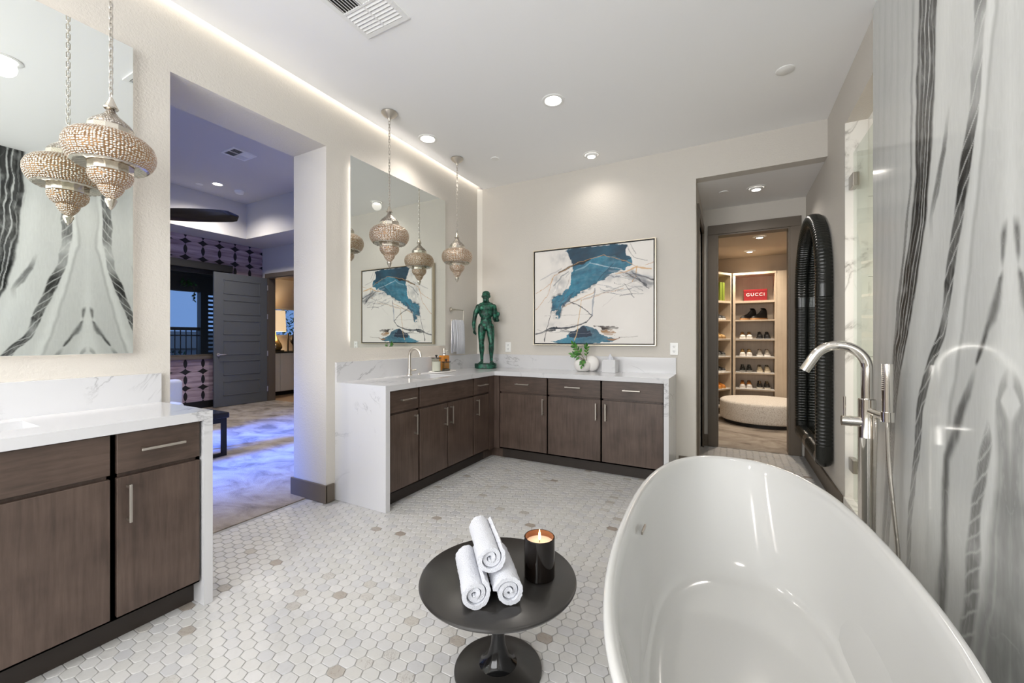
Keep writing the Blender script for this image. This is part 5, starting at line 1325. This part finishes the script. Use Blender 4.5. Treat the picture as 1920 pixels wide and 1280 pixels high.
STY = dict(
 boot=dict(up=K0, sole=(186, 140, 96), lace=(40, 36, 34), collar=(12, 12, 12), boot=True),
 leopard=dict(up=(138, 100, 58), sole=WH, lace=(90, 66, 40), collar=(60, 44, 30), cap=WH),
 black=dict(up=(18, 18, 20), sole=(40, 40, 42), lace=(30, 30, 30), collar=(8, 8, 8)),
 gold=dict(up=(158, 124, 70), sole=(238, 234, 228), lace=(206, 184, 140), collar=(90, 70, 44), cap=WH),
 grey=dict(up=(160, 154, 146), sole=(240, 238, 234), lace=(190, 160, 120), collar=(100, 96, 90)),
 blackwhite=dict(up=(24, 26, 26), sole=(150, 148, 142), lace=(130, 132, 130), collar=(14, 14, 14)),
 beige=dict(up=(170, 158, 134), sole=(220, 210, 190), lace=(40, 36, 32), collar=(70, 52, 36)),
 tan=dict(up=(190, 126, 62), sole=(236, 232, 226), lace=(120, 70, 34), collar=(80, 48, 28), cap=(228, 224, 220)),
 striped=dict(up=(44, 42, 40), sole=(214, 208, 196), lace=(222, 196, 150), collar=(14, 14, 14)),
 orange=dict(up=(206, 128, 44), sole=(196, 140, 70), lace=(150, 84, 30), collar=(110, 60, 24)),
 flat=dict(up=(176, 140, 84), sole=(140, 106, 64), lace=(150, 116, 70), collar=(96, 72, 44)),
 monochrome=dict(up=(28, 28, 30), sole=(226, 224, 220), lace=(214, 212, 208), collar=(18, 18, 18)))
XS = (.187, .284, .433, .538)
ROWS = [(SHZ[1], 'tan', 'striped'), (SHZ[2], 'blackwhite', 'beige'), (SHZ[3], 'gold', 'grey'), (SHZ[4], 'leopard', 'black')]
DESC = dict(tan='tan leather sneaker with white toe on the lowest visible shelf', striped='black sneaker with cream stripes on the lowest visible shelf', blackwhite='black sneaker with grey sole, second shelf up', beige='beige sneaker with dark laces, second shelf up', gold='golden brown sneaker with white toe, third shelf up', grey='grey sneaker with thick white sole, third shelf up', leopard='brown patterned shoe with white toe, shelf below the boots', black='glossy black rounded shoe, shelf below the boots')
for z, a, b in ROWS:
    for i, x in enumerate(XS):
        kd = a if i < 2 else b
        shoe(kd, x, SY + .145, z + .0105, 0.0, DESC[kd], DESC[kd])
for x in (.27, .425): shoe('boot', x, SY + .15, SHZ[5] + .0005, -0.9, 'black ankle boot with tan sole on the shelf under the red box', 'pair of black ankle boots')
dx, dy = math.cos(ang), math.sin(ang)
# depth is local -y: world = origin + R*(s,-dep)
def left_spot(s, dep):
    return (0.022 + s * math.cos(ang) + dep * math.sin(ang), SY - 0.012 + s * math.sin(ang) - dep * math.cos(ang))
LROWS = [(SHZ[0], 'monochrome', 'black and white sneaker on the bottom shelf of the angled bay'), (SHZ[1], 'orange', 'orange tan loafer on the angled bay'), (SHZ[2], 'monochrome', 'black sneaker with white laces and sole on the angled bay, above the orange loafers'), (SHZ[3], 'blackwhite', 'black sneaker with grey laces on the angled bay, below the flat tan shoes'), (SHZ[4], 'flat', 'flat tan slip-on on the angled bay'), (SHZ[5], 'monochrome', 'black sneaker with white sole on the angled bay, below the green boxes')]
for z, kd, lab in LROWS:
    for s in (.17, .275):
        x, y = left_spot(s, .145)
        shoe(kd, x, y, z + (.0105 if z in SHZ[1:5] else .0005), ang + PI, lab, lab)
# red box with printed name
t = thing('shoe_box', 'red box with white capital letters on the upper closet shelf', 'box', (.37, SY + .11, SHZ[6]))
MB().box(.205, .535, SY + .05, SY + .23, SHZ[6] + .0005, SHZ[6] + .185, .002, 1).build('box_body', 'red_box', t)
MB().box(.202, .538, SY + .047, SY + .233, SHZ[6] + .150, SHZ[6] + .187, .002, 1).build('box_lid', 'red_box', t)
cu = bpy.data.curves.new('lettering', 'FONT'); cu.body = 'GUCCI'; cu.size = .072; cu.align_x = 'CENTER'; cu.align_y = 'CENTER'; cu.space_character = 1.28; cu.extrude = .0006
to = bpy.data.objects.new('lettering_src', cu); COL.objects.link(to)
dg = bpy.context.evaluated_depsgraph_get(); dg.update(); lme = bpy.data.meshes.new_from_object(to.evaluated_get(dg)); bpy.data.objects.remove(to)
lme.materials.clear(); lme.materials.append(M['print_white'])
o = bpy.data.objects.new('lettering', lme); COL.objects.link(o); o.parent = t; o.rotation_euler = (PI / 2, 0, 0); o.location = (0, .0462 - .11, .098)
for i, s in enumerate((.20, .27)):
    x, y = left_spot(s, .12)
    m = MB().box(-.030, .030, -.11, .11, 0, .30, .002, 1); ob = m.build('storage_box', 'green_box', org=(0, 0, 0)); ob.location = (x, y, SHZ[6] + .0005); ob.rotation_euler = (0, 0, ang)
    tag(ob, 'slim lime green box standing upright on the top shelf of the angled bay', 'box', 'green boxes on the angled bay')
t = thing('ottoman', 'large round cream boucle ottoman on a dark plinth in the closet', 'ottoman', (.42, 7.05, 0))
MB().lathe([(0, .002), (.50, .002), (.50, .055), (0, .055)], (.42, 7.05, 0), 64).build('plinth', 'black', t)
MB().lathe([(0, .055), (.535, .055), (.555, .070), (.56, .10), (.56, .300), (.552, .322), (.535, .334), (.50, .338), (0, .342)], (.42, 7.05, 0), 80).build('cushion', 'boucle', t, smooth=True, angle=50)

# ================================================================== BEDROOM THINGS
t = thing('bench', 'black upholstered bench on a dark square sled frame in the bedroom', 'bench', (-4.95, 1.7, 0))
MB().box(-5.16, -4.70, 1.02, 2.385, .40, .462, .012, 2).build('seat', 'black_gloss', t)
MB().box(-5.14, -4.72, 1.04, 2.365, .355, .40).build('apron', 'black', t)
for y in (1.04, 2.325):
    for x in (-5.14, -4.76): MB().box(x, x + .04, y, y + .04, .004, .355).build('leg', 'black', t)
for x in (-5.14, -4.76): MB().box(x, x + .04, 1.08, 2.325, .004, .034).build('rail', 'black', t)
t = thing('armchair', 'pale grey upholstered armchair by the papered wall', 'armchair', (-6.5, 2.35, 0))
MB().box(-6.86, -6.20, 2.02, 2.62, .16, .42, .05, 3).build('seat', 'upholstery', t, smooth=True)
MB().box(-6.60, -6.44, 1.95, 2.70, .16, .70, .05, 4).build('backrest', 'upholstery', t, smooth=True)
for y in (1.95, 2.56): MB().box(-6.95, -6.50, y, y + .13, .16, .58, .045, 3).build('armrest', 'upholstery', t, smooth=True)
for x in (-6.85, -6.55):
    for y in (2.02, 2.58): MB().cyl((x, y, .004), (x, y, .17), .016, .024, 10).build('leg', 'black', t)
m = MB().box(-8.31, -8.20, 2.22, 4.217, 2.47, 2.60, .006, 2)
t = thing('roller_shade', 'black roller shade box above the bedroom window', 'window shade', (-8.25, 3.2, 2.43))
m.build('cassette', 'black', t); MB().box(-8.285, -8.278, 2.26, 4.17, 2.41, 2.48).build('shade_cloth', 'black', t); MB().box(-8.29, -8.27, 2.26, 4.17, 2.395, 2.415).build('bottom_bar', 'black', t)
hub = Vector((-5.76, 1.96, 2.62))
t = thing('ceiling_fan', 'black three blade ceiling fan in the bedroom', 'ceiling fan', hub)
MB().cyl(hub + Vector((0, 0, .1)), (hub.x, hub.y, 3.66), .014, seg=12).build('downrod', 'fan_black', t)
MB().lathe([(0, 3.68), (.075, 3.68), (.06, 3.64), (.015, 3.62)], (hub.x, hub.y, 0), 24).build('canopy', 'fan_black', t, smooth=True)
MB().lathe([(0, .12), (.04, .11), (.10, .05), (.11, 0), (.09, -.05), (0, -.07)], hub, 28).build('motor', 'fan_black', t, smooth=True)
for kk in range(3):
    a = math.atan2(.55, .83) + kk * 2 * PI / 3; ca, sa = math.cos(a), math.sin(a); rr = []
    for i in range(17):
        s = i / 16; r = .08 + 1.0 * s; w = .088 * (0.55 + .75 * math.sin(PI * (.15 + .62 * s))) * (1 if s < .88 else max(.08, math.sqrt(max(0, 1 - ((s - .88) / .12) ** 2)))); tl_ = -.38
        rr.append([hub + Vector((ca * r - sa * q * w, sa * r + ca * q * w, -.005 + q * w * math.sin(tl_) + zt * .007)) for q, zt in ((-1, 0), (-.5, 1), (.5, 1), (1, 0), (.5, -1), (-.5, -1))])
    MB().rings(rr, True, True, True).build('blade', 'fan_black', t, smooth=True)

# ---- room behind the panelled door
t = thing('sideboard', 'white sideboard with a black top in the far room', 'sideboard', (-8.9, 5.7, 0))
MB().box(-9.18, -8.66, 5.00, 6.60, .09, .93).build('carcass', 'white', t); MB().box(-9.19, -8.63, 4.98, 6.62, .932, .955).build('top', 'black', t); MB().box(-9.15, -8.72, 5.03, 6.57, 0, .09).build('plinth', 'black', t)
for i in range(4): MB().box(-8.66, -8.642, 5.005 + i * .398, 5.395 + i * .398, .10, .925, .002, 1).build('door', 'white', t)
lx, ly = -8.86, 5.42
t = thing('table_lamp', 'gold teardrop table lamp with a lit cream drum shade', 'table lamp', (lx, ly, .955))
MB().box(lx - .13, lx + .13, ly - .13, ly + .13, .9555, .985, .004, 1).build('base', 'black', t)
MB().lathe([(0, .985), (.10, .985), (.135, 1.03), (.14, 1.07), (.12, 1.13), (.075, 1.21), (.035, 1.28), (.018, 1.34), (.014, 1.39)], (lx, ly, 0), 32).build('body', 'gold', t, smooth=True)
MB().lathe([(.215, 1.40), (.195, 1.86)], (lx, ly, 0), 40).build('shade', 'shade_lit', t, smooth=True)
l = bpy.data.lights.new('lamp_bulb', 'POINT'); l.energy = 26; l.color = (1, .72, .42); l.shadow_soft_size = .05; b = bpy.data.objects.new('lamp_bulb', l); COL.objects.link(b); b.parent = t; b.location = (0, 0, .66)
tag(MB().box(-8.74, -8.71, 5.615, 5.635, .956, 1.37).build('picture_stand', 'black', org=(-8.72, 5.62, .956)), 'slim dark upright stand right of the gold lamp', 'stand')
t = thing('figurine', 'small dark abstract figurine on the sideboard', 'figurine', (-8.80, 5.80, .955))
m = MB(); m.tube(smooth_path([(-8.80, 5.80, .958), (-8.80, 5.82, 1.10), (-8.80, 5.77, 1.20), (-8.80, 5.80, 1.30), (-8.80, 5.84, 1.36)], 6), .03, 10, True, lambda s: .012 + .03 * math.sin(PI * s)); m.build('body', 'black', t, smooth=True); MB().ball((-8.80, 5.84, 1.38), .04, 14).build('head', 'black', t, smooth=True)

# ================================================================== PATIO OUTSIDE THE WINDOW
def leaves(m, c, rx, ry, rz, n_, sz, rs_):
    for _ in range(n_):
        v = Vector((rs_.gauss(0, 1), rs_.gauss(0, 1), rs_.gauss(0, 1))).normalized() * (rs_.random() ** .4)
        p = Vector(c) + Vector((v.x * rx, v.y * ry, v.z * rz)); a = Vector((rs_.uniform(-1, 1), rs_.uniform(-1, 1), rs_.uniform(-1, 1))).normalized(); b_ = a.cross(Vector((0, 0, 1))).normalized(); s = sz * rs_.uniform(.6, 1.3)
        q = [m.bm.verts.new(p + a * s), m.bm.verts.new(p + b_ * s * .45), m.bm.verts.new(p - a * s), m.bm.verts.new(p - b_ * s * .45)]
        m.bm.faces.new(q)
rs = random.Random(3)
PXX = -10.3
struct(MB().box(-18, -8.43, -2, 9, -.3, -.02).build('ground_patio', 'grout'), 'dim patio ground outside the bedroom window', 'ground')
tag(MB().box(PXX - .1, -8.44, 0.5, 6.2, 2.62, 2.72).build('patio_roof', 'trim', org=(-9.4, 3.3, 2.62)), 'dark patio roof outside the bedroom window', 'roof')
tag(MB().box(PXX - .08, PXX + .08, 0.5, 6.2, 2.26, 2.62).build('patio_beam', 'trim', org=(PXX, 3.3, 2.26)), 'dark patio beam outside the bedroom window', 'beam')
tag(MB().box(PXX - .08, PXX + .08, 4.60, 4.745, -.02, 2.26).build('patio_post', 'trim', org=(PXX, 4.67, 0)), 'dark patio post outside the window', 'post')
t = thing('louver_screen', 'slatted dark patio screen beside the post', 'screen', (PXX, 4.98, 0))
for i in range(22): MB().box(PXX - .015, PXX + .015, 4.745, 5.5, .22 + i * .095, .22 + i * .095 + .052).build('slat', 'trim', t)
MB().box(PXX - .04, PXX + .04, 5.5, 5.58, -.02, 2.26).build('end_post', 'trim', t)
t = thing('patio_railing', 'dark metal patio railing with thin pickets', 'railing', (PXX, 3.6, 0))
MB().box(PXX - .03, PXX + .03, 2.4, 4.60, 1.42, 1.49).build('top_rail', 'trim', t); MB().box(PXX - .02, PXX + .02, 2.4, 4.60, 1.30, 1.325).build('mid_rail', 'trim', t); MB().box(PXX - .02, PXX + .02, 2.4, 4.60, .12, .16).build('bottom_rail', 'trim', t)
for i in range(22): MB().box(PXX - .008, PXX + .008, 2.45 + i * .1, 2.466 + i * .1, .16, 1.42).build('picket', 'trim', t)
t = thing('shrub', 'leafy green shrub growing behind the patio railing', 'shrub', (-10.9, 4.3, 0))
m = MB(); leaves(m, (-10.9, 4.25, .55), .4, .45, .55, 420, .06, rs); o = m.build('foliage', 'leaf_dark', t); o['kind'] = 'stuff'
m = MB()
for i in range(7): m.tube([(-10.9, 4.3, -.02), (-10.9 + rs.uniform(-.2, .2), 4.25 + rs.uniform(-.25, .25), .5)], .012, 5)
m.build('stems', 'stem', t)
t = thing('hanging_vine', 'leafy vine hanging from the patio beam', 'vine', (-10.1, 4.35, 2.3))
MB().tube(smooth_path([(-10.1, 4.2, 2.42), (-10.1, 4.38, 2.40), (-10.1, 4.43, 2.25), (-10.1, 4.40, 2.05)], 6), .006, 5).build('stem', 'stem', t)
m = MB(); leaves(m, (-10.1, 4.30, 2.42), .06, .16, .10, 60, .05, rs); leaves(m, (-10.1, 4.41, 2.12), .03, .04, .12, 22, .04, rs); m.build('foliage', 'leaf', t)['kind'] = 'stuff'
t = thing('neighbour_house', 'low neighbouring house with a grey roof past the patio railing', 'house', (-15.5, 6.0, 0))
MB().box(-17, -14.6, 3.4, 9, -.02, .95).build('wall', 'upholstery', t)
MB().poly([(-14.3, 3.0, .90), (-14.3, 9.2, .90), (-15.8, 9.2, 1.42), (-15.8, 3.0, 1.42)], (0, 0, .06)).build('roof', 'trim', t)
t = thing('tree', 'tree foliage outside the high window of the far room', 'tree', (-10.2, 6.2, 0))
MB().tube([(-10.2, 6.2, -.02), (-10.2, 6.15, 1.6)], .04, 8).build('trunk', 'stem', t); m = MB(); leaves(m, (-10.1, 6.1, 1.65), .35, .6, .5, 360, .06, rs); m.build('foliage', 'leaf', t)['kind'] = 'stuff'
